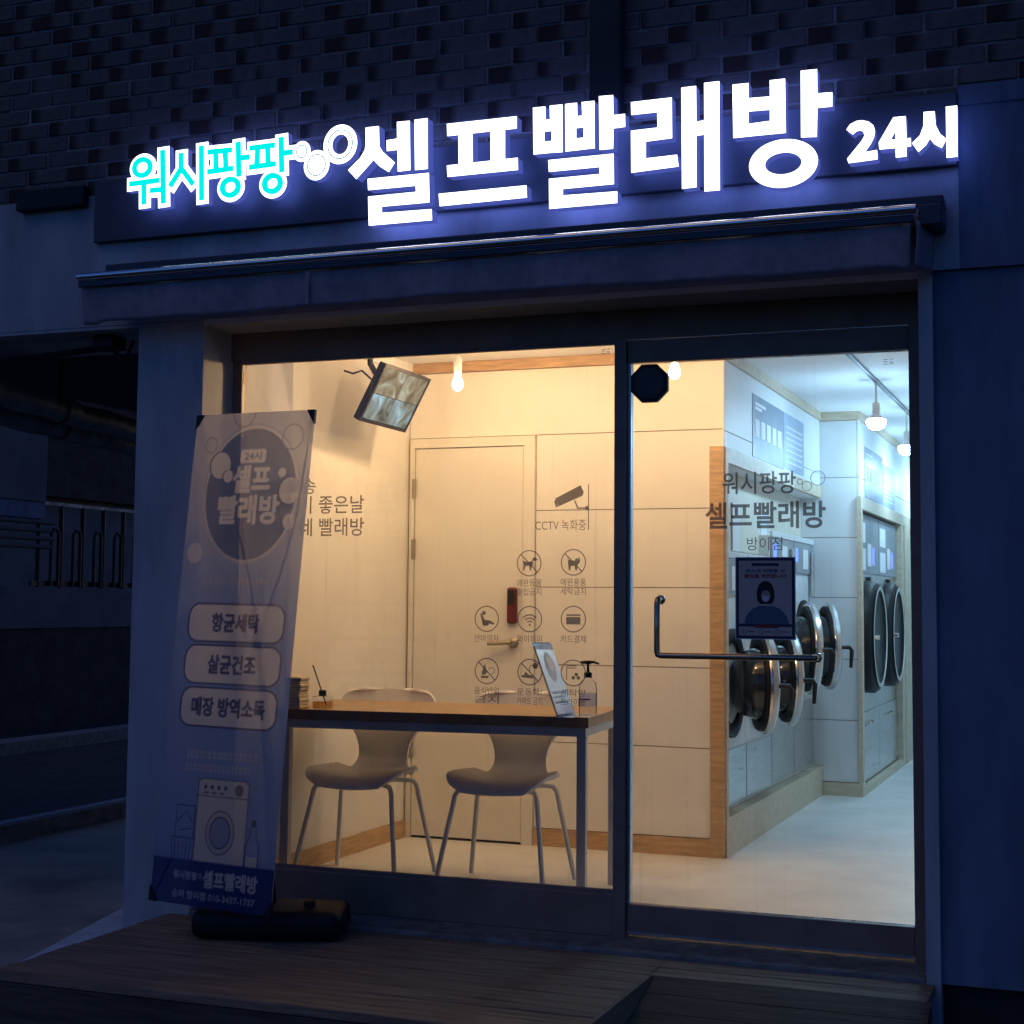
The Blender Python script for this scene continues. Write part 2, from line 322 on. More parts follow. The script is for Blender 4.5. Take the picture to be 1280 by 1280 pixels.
M_['cyan'] = emat('cyan_led_face', (0.0, 0.86, 0.80), 1.05)
M_['warmbulb'] = emat('warm_filament_glow', (1.0, 0.63, 0.32), 500.0)
M_['coolbulb'] = emat('cool_white_globe', (0.42, 0.72, 1.0), 235.0)
M_['bluedisp'] = emat('blue_display', (0.12, 0.22, 1.0), 2.5)

# ================================================================== THE SETTING
# ground, street and parking floor
gz = -0.28
struct(MB().box(-60, 60, -60, 80, gz - 0.3, gz).build('ground', M_['asphalt']))
struct(MB().box(-4.55, -1.2, -0.9, 12, gz + 0.001, gz + 0.006).build('parking_floor', M_['lot']))
struct(MB().box(-4.72, -4.55, -3, 20, gz + 0.001, gz + 0.11).build('kerb', M_['concrete']))
struct(MB().box(-4.66, -4.60, -3, 20, gz + 0.111, gz + 0.115).build('kerb_line', M_['paint']))
struct(MB().box(-5.06, -4.94, -3, 20, gz + 0.002, gz + 0.006).build('yellow_road_line', M_['yellow']))
struct(MB().box(-8.3, -8.0, -3, 24, gz + 0.001, gz + 0.12).build('far_kerb', M_['concrete']))

# ---- building shell
Yw = -0.24
bld = thing('laundry_building', 'dark brick building with pale rendered ground floor around the laundry shop front', 'building', (-0.3, 0, gz))
wall = MB().box(-9, 5, -0.2345, 0.10, 2.865, 6.0).build('brick_wall', M_['mortar'], bld)
bk = MB().box(-0.095, 0.095, -0.013, 0.02, -0.0285, 0.0285, bev=0.002)
first = None; rest = MB()
row = 0; z = 2.865 + 0.0335
while z < 4.6:
    x = -4.0 + (0.1 if row % 2 else 0.0)
    while x < 2.6:
        top = 3.86 - (x + 2.9) * 0.128
        jx, jz = random.uniform(-.003, .003), random.uniform(-.0015, .0015)
        if -2.95 < x < 1.6 and z < top and not (-0.075 < x < 0.06 and False):
            if first is None:
                first = bk.build('brick', M_['brick']); first.location = (x, -0.227, z); attach(first, wall)
            else: inst(first, (x + jx, -0.227 + random.uniform(-.002, .003), z + jz), wall)
        else:
            rest.box(x - .095, x + .095, -0.24, -0.2, z - .0285, z + .0285)
        x += 0.2
    z += 0.067; row += 1
o = rest.build('outer_bricks', M_['brick'], wall); o['kind'] = 'stuff'
# rendered band, pillars, soffits
MB().box(-9, 1.205, Yw, 0.02, 2.31, 2.862).build('rendered_band', M_['plaster'], bld)
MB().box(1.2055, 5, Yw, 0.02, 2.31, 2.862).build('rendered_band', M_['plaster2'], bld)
MB().box(-1.713, 1.07, Yw + 0.001, 0.02, 2.285, 2.309).build('opening_lintel', M_['cream'], bld)
MB().box(-2.02, -1.713, Yw, 0.5, gz, 2.309, bev=0.006).build('pillar', M_['plaster'], bld)
MB().box(1.07, 1.116, Yw - 0.004, 0.5, gz, 2.309).build('corner_strip', M_['plaster'], bld)
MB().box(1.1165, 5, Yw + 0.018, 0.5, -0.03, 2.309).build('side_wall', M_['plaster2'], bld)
MB().box(1.1165, 5, Yw + 0.06, 0.5, gz, -0.0302).build('plinth', M_['dark'], bld)
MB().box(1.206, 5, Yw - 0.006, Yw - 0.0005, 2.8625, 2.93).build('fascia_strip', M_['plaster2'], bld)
# side and rear of the building, and the floor slab over the parking place
MB().box(-2.02, -1.80, 0.501, 8.6, gz, 2.9).build('flank_wall', M_['plaster'], bld)
MB().box(-4.6, -2.021, -0.238, 0.32, 2.295, 2.309).build('parking_edge_beam', M_['plaster'], bld)
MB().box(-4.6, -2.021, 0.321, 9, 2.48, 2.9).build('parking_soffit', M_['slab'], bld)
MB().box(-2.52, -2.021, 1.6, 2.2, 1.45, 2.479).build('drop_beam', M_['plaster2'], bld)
MB().box(-1.79, 3.2, 8.3, 8.6, gz, 2.9).build('rear_wall', M_['dark'], bld)
MB().box(2.9, 3.2, 0.501, 8.29, gz, 2.9).build('party_wall', M_['dark'], bld)

# ---- interior
struct(MB().box(-1.72, 1.6, 0.03, 8.2, -0.10, -0.0).build('floor', M_['floor']))
struct(MB().box(-1.79, 1.7, 0.03, 8.2, 2.42, 2.5).build('ceiling', M_['ceil']))
wl = struct(MB().box(-1.80, -1.72, 0.021, 1.85, 0, 2.42).build('wall_left', M_['cream']))
MB().box(-1.719, -1.706, 0.06, 1.73, 0.0, 0.085).build('skirting', M_['wood'], wl)
MB().box(-1.719, -1.70, 0.06, 1.73, 2.365, 2.419).build('cornice', M_['ceil'], wl)
wb = struct(MB().box(-1.72, -0.075, 1.752, 1.85, 0, 2.42).build('wall_back', M_['gap']))
J = [0.085, 0.507, 0.886, 1.268, 1.650, 2.030, 2.366]
g = 0.0022
for i in range(6):
    x0 = -1.02 if i < 5 else -1.718
    MB().box(x0 + g, -0.062, 1.744, 1.7518, J[i] + g, J[i + 1] - g).build('panel', M_['cream'], wb)
MB().box(-1.718, -1.706, 1.744, 1.7518, 0.0, 2.028).build('panel', M_['cream'], wb)
MB().box(-1.019, -0.0755, 1.733, 1.7435, 0.0, 0.083).build('skirting', M_['wood'], wb)
MB().box(-1.70, -0.0755, 1.728, 1.7435, 2.367, 2.419).build('cornice', M_['wood'], wb)
MB().box(-0.128, -0.060, 1.726, 1.7432, 0.0, 1.945).build('corner_trim', M_['wood'], wb)
# wall with the washer recess, running away from the street
ws = struct(MB().box(-0.30, -0.075, 1.853, 4.49, 1.87, 2.42).build('wall_side', M_['white']))
for (z0, z1) in ((1.945, 2.022), (2.026, 2.366)):
    MB().box(-0.074, -0.060, 1.7525, 4.385, z0, z1).build('panel', M_['white'], ws)
MB().box(-0.073, -0.045, 1.7525, 4.385, 2.367, 2.419).build('cornice', M_['palewood'], ws)
MB().box(-0.074, -0.052, 1.7525, 4.385, 1.872, 1.9445).build('recess_head', M_['palewood'], ws)
MB().box(-0.074, -0.052, 1.7525, 1.795, 0.0, 1.8715).build('recess_jamb', M_['palewood'], ws)
MB().box(-0.30, -0.052, 1.7955, 4.385, 0.0, 0.182).build('plinth', M_['palewood'], ws)
MB().box(-0.86, -0.80, 1.86, 4.45, 0.183, 1.868).build('recess_back', M_['ivory'], ws)
MB().box(-0.799, -0.30, 4.389, 4.45, 0.0, 1.868).build('recess_side', M_['white'], ws)
MB().box(-0.20, -0.185, 1.80, 4.384, 1.30, 1.868).build('bulkhead', M_['ivory'], ws)
wr = struct(MB().box(-0.30, 0.172, 4.398, 4.48, 0, 2.42).build('wall_return', M_['gap']))
JR = [0.085, 0.470, 0.851, 1.239, 1.619, 2.001, 2.366]
for i in range(6): MB().box(-0.290, 0.172, 4.390, 4.3978, JR[i] + g, JR[i + 1] - g).build('panel', M_['white'], wr)
MB().box(-0.051, 0.19, 4.376, 4.3895, 0, 0.083).build('skirting', M_['palewood'], wr)
MB().box(-0.044, 0.19, 4.37, 4.3895, 2.367, 2.419).build('cornice', M_['palewood'], wr)
w2 = struct(MB().box(-0.1, 0.174, 4.485, 8.2, 1.80, 2.42).build('wall_dryers', M_['gap']))
for (z0, z1) in ((1.88, 1.998), (2.002, 2.366)): MB().box(0.1745, 0.188, 4.39, 8.2, z0, z1).build('panel', M_['white'], w2)
MB().box(0.1745, 0.203, 4.39, 8.2, 2.367, 2.419).build('cornice', M_['palewood'], w2)
MB().box(0.1745, 0.20, 4.372, 6.95, 1.80, 1.8795).build('recess_head', M_['palewood'], w2)
MB().box(0.1725, 0.20, 4.372, 4.44, 0.0, 1.7995).build('recess_jamb', M_['palewood'], w2)
MB().box(0.02, 0.20, 6.40, 6.52, 0.0, 1.7995).build('recess_jamb', M_['palewood'], w2)
MB().box(0.02, 0.20, 6.60, 6.95, 0.0, 1.7995).build('recess_jamb', M_['palewood'], w2)
MB().box(0.02, 0.20, 4.4405, 6.3995, 0.0, 0.045).build('plinth', M_['palewood'], w2)
MB().box(-0.75, -0.70, 4.44, 8.2, 0.0, 1.80).build('recess_back', M_['ivory'], w2)
struct(MB().box(-0.7, 1.7, 8.2, 8.28, 0, 2.42).build('wall_end', M_['white']))
wq = struct(MB().box(1.60, 1.68, 0.02, 8.2, 0, 2.42).build('wall_right', M_['white']))
struct(MB().box(1.075, 1.66, 0.0, 0.019, -0.1, 2.5).build('wall_front_return', M_['cream']))
struct(MB().box(-1.712, 1.07, 0.03, 0.10, 2.29, 2.4195).build('wall_front_head', M_['cream']))

# ================================================================== SHOP FRONT
win = thing('shop_window', 'large fixed shop window in dark bronze frame beside the door, with printed pictograms', 'window', (-0.86, 0, -0.02))
MB().box(-1.712, 1.068, -0.03, 0.029, 2.169, 2.284).build('frame_head', M_['frame'], win)
MB().box(-1.710, -1.668, -0.012, 0.025, -0.015, 2.1685).build('frame_jamb', M_['frame'], win)
MB().box(-1.7128, -1.7105, Yw + 0.002, -0.0125, -0.012, 2.2845).build('bright_reveal_skin', M_['cream'], bld)  # pale skin added so the lit reveal comes out brighter than the pillar
MB().box(-0.054, -0.009, -0.045, 0.04, -0.015, 2.1685).build('frame_post', M_['frame'], win)
MB().box(-1.6675, -0.0545, -0.035, 0.03, -0.015, 0.135, bev=0.003).build('frame_sill', M_['frame'], win)
MB().box(-1.6675, -0.0545, -0.025, -0.006, 0.1352, 0.150).build('glazing_bead', M_['frame'], win)
MB().box(-1.6675, -0.0545, -0.025, -0.006, 2.155, 2.1688).build('glazing_bead', M_['frame'], win)
MB().box(-1.6675, -0.0545, -0.004, 0.004, 0.1355, 2.1685).build('pane', M_['glass'], win)
MB().box(1.012, 1.068, -0.035, 0.03, -0.015, 2.1685).build('frame_jamb', M_['frame'], win)
sill = MB().box(-1.712, 1.068, Yw + 0.005, 0.028, -0.12, -0.0155, bev=0.004).build('doorstep', M_['concrete'], bld)

YD = -0.0052   # printed film lies on the outside of the panes
P0 = lambda a, b: (a, YD, b)
def decal(name, fn, parent, m=None, label=None):
    mb = MB(); fn(mb); return mb.build(name, m or M_['vinyl'], parent, label)
def flat_ring(mb, cx, cz, r, t, n=40, y=YD, mi=0, sx=1.0):
    vs = []
    for k in range(n):
        a = 2 * PI * k / n; vs += [(cx + r * sx * math.cos(a), y, cz + r * math.sin(a)), (cx + (r - t) * sx * math.cos(a), y, cz + (r - t) * math.sin(a))]
    mb.add(vs, [(2 * k, 2 * ((k + 1) % n), 2 * ((k + 1) % n) + 1, 2 * k + 1) for k in range(n)], mi)
def poly(mb, pts, y=YD, mi=0):
    bm = bmesh.new(); vv = [bm.verts.new((p[0], y, p[1])) for p in pts]; f = bm.faces.new(vv); f.normal_update(); bmesh.ops.triangulate(bm, faces=[f], ngon_method='EAR_CLIP'); mb.frombm(bm, mi)
def disc(mb, cx, cz, r, y=YD, n=20, mi=0, sx=1.0): poly(mb, [(cx + r * sx * math.cos(2 * PI * k / n), cz + r * math.sin(2 * PI * k / n)) for k in range(n)], y, mi)
def line(mb, x0, z0, x1, z1, t, y=YD, mi=0):
    dx, dz = x1 - x0, z1 - z0; l = math.hypot(dx, dz); nx, nz = -dz / l * t / 2, dx / l * t / 2
    poly(mb, [(x0 + nx, z0 + nz), (x1 + nx, z1 + nz), (x1 - nx, z1 - nz), (x0 - nx, z0 - nz)], y, mi)
def arc(mb, cx, cz, r, t, a0, a1, n=12, y=YD):
    pts = [(cx + r * math.cos(a0 + (a1 - a0) * k / n), cz + r * math.sin(a0 + (a1 - a0) * k / n)) for k in range(n + 1)]
    for p, q in zip(pts, pts[1:]): line(mb, *p, *q, t, y)
T = lambda s, a0, a1, b0, b1, bold=0.0: (lambda mb: put_text(mb, s, a0, a1, b0, b1, P0, bold))
decal('lettering', T('뽀송뽀송', -1.592, -1.320, 1.618, 1.682, 0.008), win)
decal('lettering', T('빨래하기 좋은날', -1.600, -1.103, 1.538, 1.610, 0.008), win)
decal('lettering', T('우리동네 빨래방', -1.600, -1.101, 1.448, 1.521, 0.008), win)
def cctv(mb):
    put_text(mb, 'CCTV 녹화중', -0.378, -0.176, 1.462, 1.503, P0)
    line(mb, -0.1665, 1.634, -0.1665, 1.464, 0.004)
    poly(mb, [(-0.300, 1.583), (-0.198, 1.632), (-0.185, 1.605), (-0.190, 1.592), (-0.285, 1.553), (-0.291, 1.567)])
    poly(mb, [(-0.303, 1.574), (-0.295, 1.579), (-0.287, 1.553), (-0.296, 1.549)])
    line(mb, -0.222, 1.575, -0.208, 1.545, 0.006); line(mb, -0.212, 1.5455, -0.170, 1.5455, 0.005); disc(mb, -0.172, 1.5455, 0.008)
decal('pictogram', cctv, win)
R0 = 0.050
def badge(cx, cz, lines, art, ban=False, w=0.1):
    def fn(mb):
        flat_ring(mb, cx, cz, R0, 0.0042)
        if ban: line(mb, cx - R0 * .69, cz + R0 * .69, cx + R0 * .69, cz - R0 * .69, 0.0045, YD - 0.0004)
        art(mb, cx, cz)
        for k, s in enumerate(lines): put_text(mb, s, cx - w / 2, cx + w / 2, cz - 0.088 - 0.034 * k, cz - 0.060 - 0.034 * k, P0)
    decal('pictogram', fn, win)
def dog(mb, x, z):
    poly(mb, [(x - .026, z + .012), (x - .016, z + .006), (x + .008, z + .006), (x + .014, z + .014), (x + .016, z - .004), (x + .010, z - .012), (x + .008, z - .028), (x + .003, z - .028), (x, z - .010), (x - .014, z - .010), (x - .020, z - .028), (x - .025, z - .028), (x - .022, z - .006)])
    poly(mb, [(x + .012, z + .016), (x + .022, z + .024), (x + .036, z + .012), (x + .018, z + .008)])
def cat(mb, x, z):
    poly(mb, [(x - .024, z + .026), (x - .019, z + .010), (x + .006, z + .006), (x + .010, z + .018), (x + .016, z + .012), (x + .024, z + .020), (x + .027, z + .002), (x + .018, z - .008), (x + .014, z - .030), (x + .008, z - .030), (x + .004, z - .012), (x - .010, z - .014), (x - .012, z - .030), (x - .018, z - .030), (x - .021, z - .004)])
def seat(mb, x, z):
    disc(mb, x - .012, z + .022, .008)
    poly(mb, [(x - .028, z + .022), (x - .020, z + .018), (x - .008, z - .004), (x + .014, z - .006), (x + .032, z - .016), (x + .028, z - .022), (x + .010, z - .018), (x + .006, z - .026), (x - .016, z - .026), (x - .020, z - .010)])
def wifi(mb, x, z):
    disc(mb, x, z - .022, .004)
    for r in (.014, .026, .038): arc(mb, x, z - .022, r, .005, PI * .25, PI * .75)
def card(mb, x, z):
    poly(mb, [(x - .028, z + .012), (x + .028, z + .012), (x + .028, z + .018), (x - .028, z + .018)]); poly(mb, [(x - .028, z - .020), (x + .028, z - .020), (x + .028, z + .008), (x - .028, z + .008)])
def food(mb, x, z):
    poly(mb, [(x - .022, z - .014), (x - .014, z + .016), (x - .008, z + .028), (x - .004, z + .012), (x + .002, z - .002), (x - .006, z - .014)]); poly(mb, [(x - .024, z - .027), (x + .004, z - .027), (x + .010, z - .018), (x - .024, z - .018)])
    arc(mb, x + .020, z + .002, .012, .003, -PI * .5, PI * .9)
def shoe(mb, x, z):
    poly(mb, [(x - .034, z - .020), (x + .014, z - .024), (x + .016, z - .014), (x - .004, z - .010), (x - .018, z + .002), (x - .024, z - .012), (x - .034, z - .012)]); disc(mb, x + .022, z + .024, .011); arc(mb, x + .012, z + .012, .014, .003, 0, PI * 1.2)
def net(mb, x, z):
    for p in ((-.026, -.026, -.026, .026), (-.026, .026, .012, .026), (-.026, .018, .012, .018)): line(mb, x + p[0], z + p[1], x + p[2], z + p[3], .003)
    for p in ((.0, -.018), (.012, -.006), (.020, -.018)): disc(mb, x + p[0], z + p[1], .007)
badge(-0.402, 1.339, ['애완동물', '출입금지'], dog, True)
badge(-0.225, 1.342, ['애완용품', '세탁금지'], cat, True)
badge(-0.573, 1.127, ['안마의자'], seat); badge(-0.398, 1.128, ['와이파이'], wifi); badge(-0.224, 1.130, ['카드결제'], card)
badge(-0.571, 0.929, ['음식반입', '금지'], food, True); badge(-0.396, 0.929, ['운동화/', '카페트 금지'], shoe, True); badge(-0.223, 0.930, ['세탁망', '드라이볼'], net)

dr = thing('entrance_door', 'tall glass entrance door with dark rails and L shaped push bar', 'door', (0.5, 0, 0))
MB().box(-0.008, 1.011, -0.030, 0.018, 2.082, 2.1655, bev=0.002).build('top_rail', M_['frame'], dr)
MB().box(-0.006, 1.010, -0.030, 0.018, 0.004, 0.104, bev=0.002).build('bottom_rail', M_['frame'], dr)
MB().box(-0.006, 1.010, -0.034, -0.0305, 0.002, 0.010).build('brush_seal', M_['alu'], dr)
MB().box(0.004, 1.009, -0.004, 0.004, 0.1045, 2.0815).build('pane', M_['glass'], dr)
MB().box(-0.008, 0.0035, -0.022, 0.012, 0.1045, 2.0815).build('edge_strip', M_['alu'], dr)
MB().box(-0.008, 1.011, -0.0315, -0.03, 2.167, 2.1685).build('rail_edge', M_['alu'], dr)
h = MB(); yb = -0.060
h.tube([(0.115, -0.005, 1.205), (0.115, yb + .012, 1.205), (0.115, yb, 1.192), (0.115, yb, 1.10), (0.115, yb, 1.016), (0.118, yb, 1.006), (0.128, yb, 1.003), (0.40, yb, 1.004), (0.672, yb, 1.005), (0.684, yb + .012, 1.005), (0.684, -0.005, 1.005)], 0.011, 14)
h.lathe([(0.017, 0), (0.017, 0.006), (0.012, 0.008)], Matrix.Translation((0.115, -0.0045, 1.205)) @ Matrix.Rotation(PI / 2, 4, 'X'))
h.lathe([(0.017, 0), (0.017, 0.006), (0.012, 0.008)], Matrix.Translation((0.684, -0.0045, 1.005)) @ Matrix.Rotation(PI / 2, 4, 'X'))
h.build('push_bar', M_['handle'], dr)
decal('lettering', T('워시팡팡', 0.344, 0.612, 1.587, 1.668, 0.012), dr)
decal('lettering', T('셀프빨래방', 0.281, 0.717, 1.462, 1.560, 0.022), dr)
decal('lettering', T('방이점', 0.434, 0.562, 1.384, 1.431), dr)
def bub(mb): flat_ring(mb, 0.626, 1.628, 0.0105, 0.0022); flat_ring(mb, 0.651, 1.612, 0.018, 0.0022); flat_ring(mb, 0.690, 1.640, 0.0265, 0.0024)
decal('bubble_mark', bub, dr)
for x in (0.94, -0.10):
    pr_ = dr if x > 0 else win
    def stamp(mb, x=x):
        z0 = 2.045 if x > 0 else 2.135
        [line(mb, x + a, z0 + b, x + c, z0 + d, .0022) for a, b, c, d in ((-.017, .008, -.002, .008), (-.017, .0, -.004, .0), (-.017, -.008, -.002, -.008), (.003, .008, .017, .008), (.003, -.002, .015, -.002), (.003, -.008, .017, -.008))]
    decal('glass_stamp', stamp, pr_)
oc = MB(); oct_ = [(0.081 + 0.076 * math.cos(PI / 8 + PI / 4 * k), 2.000 + 0.076 * math.sin(PI / 8 + PI / 4 * k)) for k in range(8)]
oc.prism(oct_, -0.050, -0.0306)
ocp = thing('octagonal_plate', 'black octagonal plate hung at the top left of the glass door', 'plate', (0.081, -0.04, 1.93))
oc.build('housing', M_['black'], ocp)
MB().prism([(0.081 + (p[0] - 0.081) * .8, 2.0 + (p[1] - 2.0) * .8) for p in oct_], -0.0525, -0.0502).build('face', mat('charcoal_face', (0.03, 0.028, 0.028), 0.3), ocp)

# poster on the door
po = thing('mask_notice_poster', 'dark edged poster of a masked long haired figure taped on the glass door', 'poster', (0.50, -0.006, 1.07))
navy = mat('navy_print', (0.03, 0.04, 0.10), 0.6); grey_p = mat('grey_print_paper', (0.66, 0.56, 0.48), 0.6, var=0.03)
MB().box(0.392, 0.609, -0.0075, -0.0052, 1.066, 1.360).build('sheet', M_['paper'], po)
MB().box(0.395, 0.606, -0.0083, -0.0078, 1.069, 1.357).build('border', navy, po)
MB().box(0.405, 0.596, -0.0091, -0.0086, 1.079, 1.347).build('backing', grey_p, po)
Y1 = -0.0097
mb = MB(); poly(mb, [(.425, 1.123), (.585, 1.123), (.578, 1.150), (.555, 1.175), (.53, 1.185), (.48, 1.185), (.455, 1.176), (.432, 1.150)], Y1); mb.build('figure_body', mat('teal_print', (0.09, 0.17, 0.25), 0.6), po)
mb = MB(); poly(mb, [(.472, 1.205), (.470, 1.235), (.478, 1.262), (.495, 1.274), (.512, 1.273), (.527, 1.260), (.534, 1.235), (.532, 1.205), (.522, 1.193), (.482, 1.193)], Y1 - .0004); mb.build('figure_hair', mat('black_print', (0.012, 0.012, 0.016), 0.6), po)
mb = MB(); disc(mb, .503, 1.222, .019, Y1 - .0008, sx=.9); mb.build('figure_face', mat('skin_print', (0.42, 0.36, 0.31), 0.6), po)
mb = MB(); poly(mb, [(.489, 1.222), (.517, 1.222), (.514, 1.205), (.503, 1.199), (.492, 1.205)], Y1 - .0012); mb.build('figure_mask', M_['paper'], po)
mb = MB(); mb.box(.406, .595, Y1 - .0004, Y1, 1.112, 1.122).build('footer_bar', navy, po); mb = MB(); mb.box(.452, .550, Y1 - .0004, Y1, 1.328, 1.338).build('header_bar', navy, po)
mb = MB(); put_text(mb, '마스크 미착용 시', .432, .570, 1.304, 1.318, lambda a, b: (a, Y1, b), 0.03); mb.build('lettering', navy, po)
mb = MB(); put_text(mb, '출입을 제한합니다', .425, .578, 1.285, 1.300, lambda a, b: (a, Y1, b), 0.03); mb.build('lettering', mat('red_print', (0.35, 0.03, 0.04), 0.6), po); MB().box(.462, .545, Y1 - .0012, Y1 - .0008, 1.108, 1.119).build('footer_pill', mat('red_print', (0.35, 0.03, 0.04), 0.6), po)
mb = MB()
for x in (.425, .485, .545):
    flat_ring(mb, x, 1.094, .008, .0016, y=Y1); MB.box(mb, x + .012, x + .036, Y1 - .0003, Y1, 1.0925, 1.0950)
mb.build('footer_icons', navy, po)

# ================================================================== SIGN
sg = thing('shop_sign', 'illuminated shop sign of white and cyan channel letters on a dark fascia panel', 'sign', (-0.5, -0.25, 2.6))
MB().box(-2.235, 1.205, -0.268, Yw - 0.001, 2.655, 2.905, bev=0.003).build('panel', M_['signpanel'], sg)
F0, F1 = -0.372, -0.322
LED = [M_['led'], M_['ledside'], M_['ledback']]
LET = {
    'sel': [ [(-0.9377,2.9737),(-0.8822,2.9736),(-0.8788,2.8955),(-0.8639,2.8724),(-0.8139,2.8269),(-0.8377,2.7934),(-0.876,2.8185),(-0.9025,2.846),(-0.9256,2.8233),(-0.9731,2.7787),(-1.0087,2.8167),(-0.9578,2.86),(-0.9399,2.8871),(-0.9365,2.9061)], [(-0.8071,2.9815),(-0.7545,2.9807),(-0.7491,2.7922),(-0.8005,2.7913),(-0.8033,2.8745),(-0.8473,2.8741),(-0.849,2.9155),(-0.8055,2.9177)], [(-0.735,2.982),(-0.6814,2.9829),(-0.6777,2.7902),(-0.7297,2.7904)], [(-0.9259,2.7753),(-0.6735,2.7747),(-0.6694,2.6631),(-0.8646,2.6638),(-0.8642,2.6399),(-0.6604,2.6369),(-0.6583,2.5954),(-0.9175,2.5957),(-0.9226,2.707),(-0.7249,2.7076),(-0.7267,2.7309),(-0.923,2.7319)], ],
'peu': [ [(-0.6032,2.9525),(-0.3265,2.9517),(-0.3261,2.9064),(-0.6007,2.9062)], [(-0.6012,2.7955),(-0.3214,2.7976),(-0.3197,2.7524),(-0.5974,2.7523)], [(-0.5563,2.9078),(-0.4999,2.9081),(-0.4974,2.7953),(-0.5537,2.7952)], [(-0.4292,2.9081),(-0.3718,2.9081),(-0.3707,2.7964),(-0.4268,2.7957)], [(-0.6326,2.692),(-0.2866,2.6924),(-0.2843,2.6474),(-0.6281,2.6452)], ],
'ppal': [ [(-0.2638,2.9768),(-0.2162,2.9758),(-0.2146,2.9265),(-0.1978,2.9271),(-0.1994,2.977),(-0.151,2.9764),(-0.1487,2.8016),(-0.1963,2.8033),(-0.1954,2.8473),(-0.1917,2.8476),(-0.1919,2.8834),(-0.2193,2.8833),(-0.219,2.8462),(-0.1966,2.8469),(-0.1963,2.8033),(-0.2605,2.8036)], [(-0.1405,2.9765),(-0.0956,2.9763),(-0.0941,2.9267),(-0.0757,2.9277),(-0.0778,2.9767),(-0.0302,2.9761),(-0.0282,2.8032),(-0.0751,2.8032),(-0.0753,2.847),(-0.0698,2.847),(-0.07,2.8838),(-0.0981,2.8838),(-0.0979,2.8458),(-0.0759,2.8465),(-0.0757,2.8026),(-0.1382,2.8023)], [(-0.0132,2.9908),(0.0395,2.9891),(0.0409,2.9163),(0.0836,2.9164),(0.0849,2.8693),(0.0417,2.868),(0.0402,2.7947),(-0.0099,2.7955)], [(-0.2036,2.7772),(0.042,2.7769),(0.0436,2.6672),(-0.1472,2.6667),(-0.1471,2.6431),(0.0557,2.6398),(0.0558,2.5983),(-0.1986,2.5984),(-0.2006,2.7084),(-0.0096,2.7084),(-0.0109,2.7338),(-0.2008,2.734)], ],
'rae': [ [(0.1054,2.9561),(0.254,2.9565),(0.2553,2.8113),(0.1602,2.8085),(0.1603,2.7483),(0.2729,2.7504),(0.2786,2.7082),(0.1074,2.7019),(0.1057,2.8531),(0.2028,2.8543),(0.2014,2.9096),(0.1068,2.9098)], [(0.2886,2.9877),(0.3412,2.9879),(0.3424,2.8602),(0.3704,2.8628),(0.3699,2.9952),(0.4238,2.9952),(0.4249,2.6107),(0.3707,2.6113),(0.3703,2.812),(0.3423,2.8099),(0.3428,2.6292),(0.2911,2.6276)], ],
'bang': [ [(0.4699,2.9775),(0.5262,2.9771),(0.526,2.9236),(0.5998,2.9215),(0.5995,2.9779),(0.6518,2.9779),(0.6537,2.7889),(0.5667,2.7893),(0.5669,2.8351),(0.5994,2.836),(0.5996,2.875),(0.5258,2.8769),(0.5257,2.834),(0.5663,2.8346),(0.5661,2.7894),(0.4725,2.7892)], [(0.7056,2.999),(0.7606,2.998),(0.7612,2.9137),(0.8111,2.9122),(0.8107,2.8629),(0.7609,2.8635),(0.7584,2.7642),(0.7053,2.7678)], ],
'two': [ [(0.8572,2.7786),(0.8692,2.7954),(0.8898,2.8048),(0.9083,2.8055),(0.9304,2.7986),(0.9462,2.7835),(0.9511,2.7639),(0.9472,2.7413),(0.9352,2.7196),(0.9173,2.6958),(0.9571,2.6995),(0.9586,2.6677),(0.8637,2.6635),(0.8589,2.6793),(0.9077,2.7358),(0.9171,2.754),(0.9128,2.7667),(0.9025,2.7716),(0.8895,2.7691),(0.8782,2.7599)], ],
'four': [ [(1.0113,2.8045),(1.0513,2.804),(1.053,2.7286),(1.0668,2.7291),(1.0672,2.7007),(1.0527,2.7002),(1.0524,2.668),(1.0182,2.6676),(1.0175,2.6999),(0.9652,2.7002),(0.9629,2.7225),(1.0021,2.7296),(1.0182,2.7291),(1.0177,2.7569),(1.0017,2.73),(0.9625,2.7233)], ],
'si': [ [(1.1093,2.8118),(1.1441,2.8106),(1.1464,2.7643),(1.1603,2.7327),(1.1808,2.7137),(1.1651,2.6852),(1.1421,2.7007),(1.128,2.721),(1.1151,2.6996),(1.0908,2.6794),(1.0709,2.7109),(1.0958,2.7337),(1.1077,2.7646)], [(1.18,2.8218),(1.2156,2.8217),(1.2144,2.6515),(1.18,2.6511)], ],
}
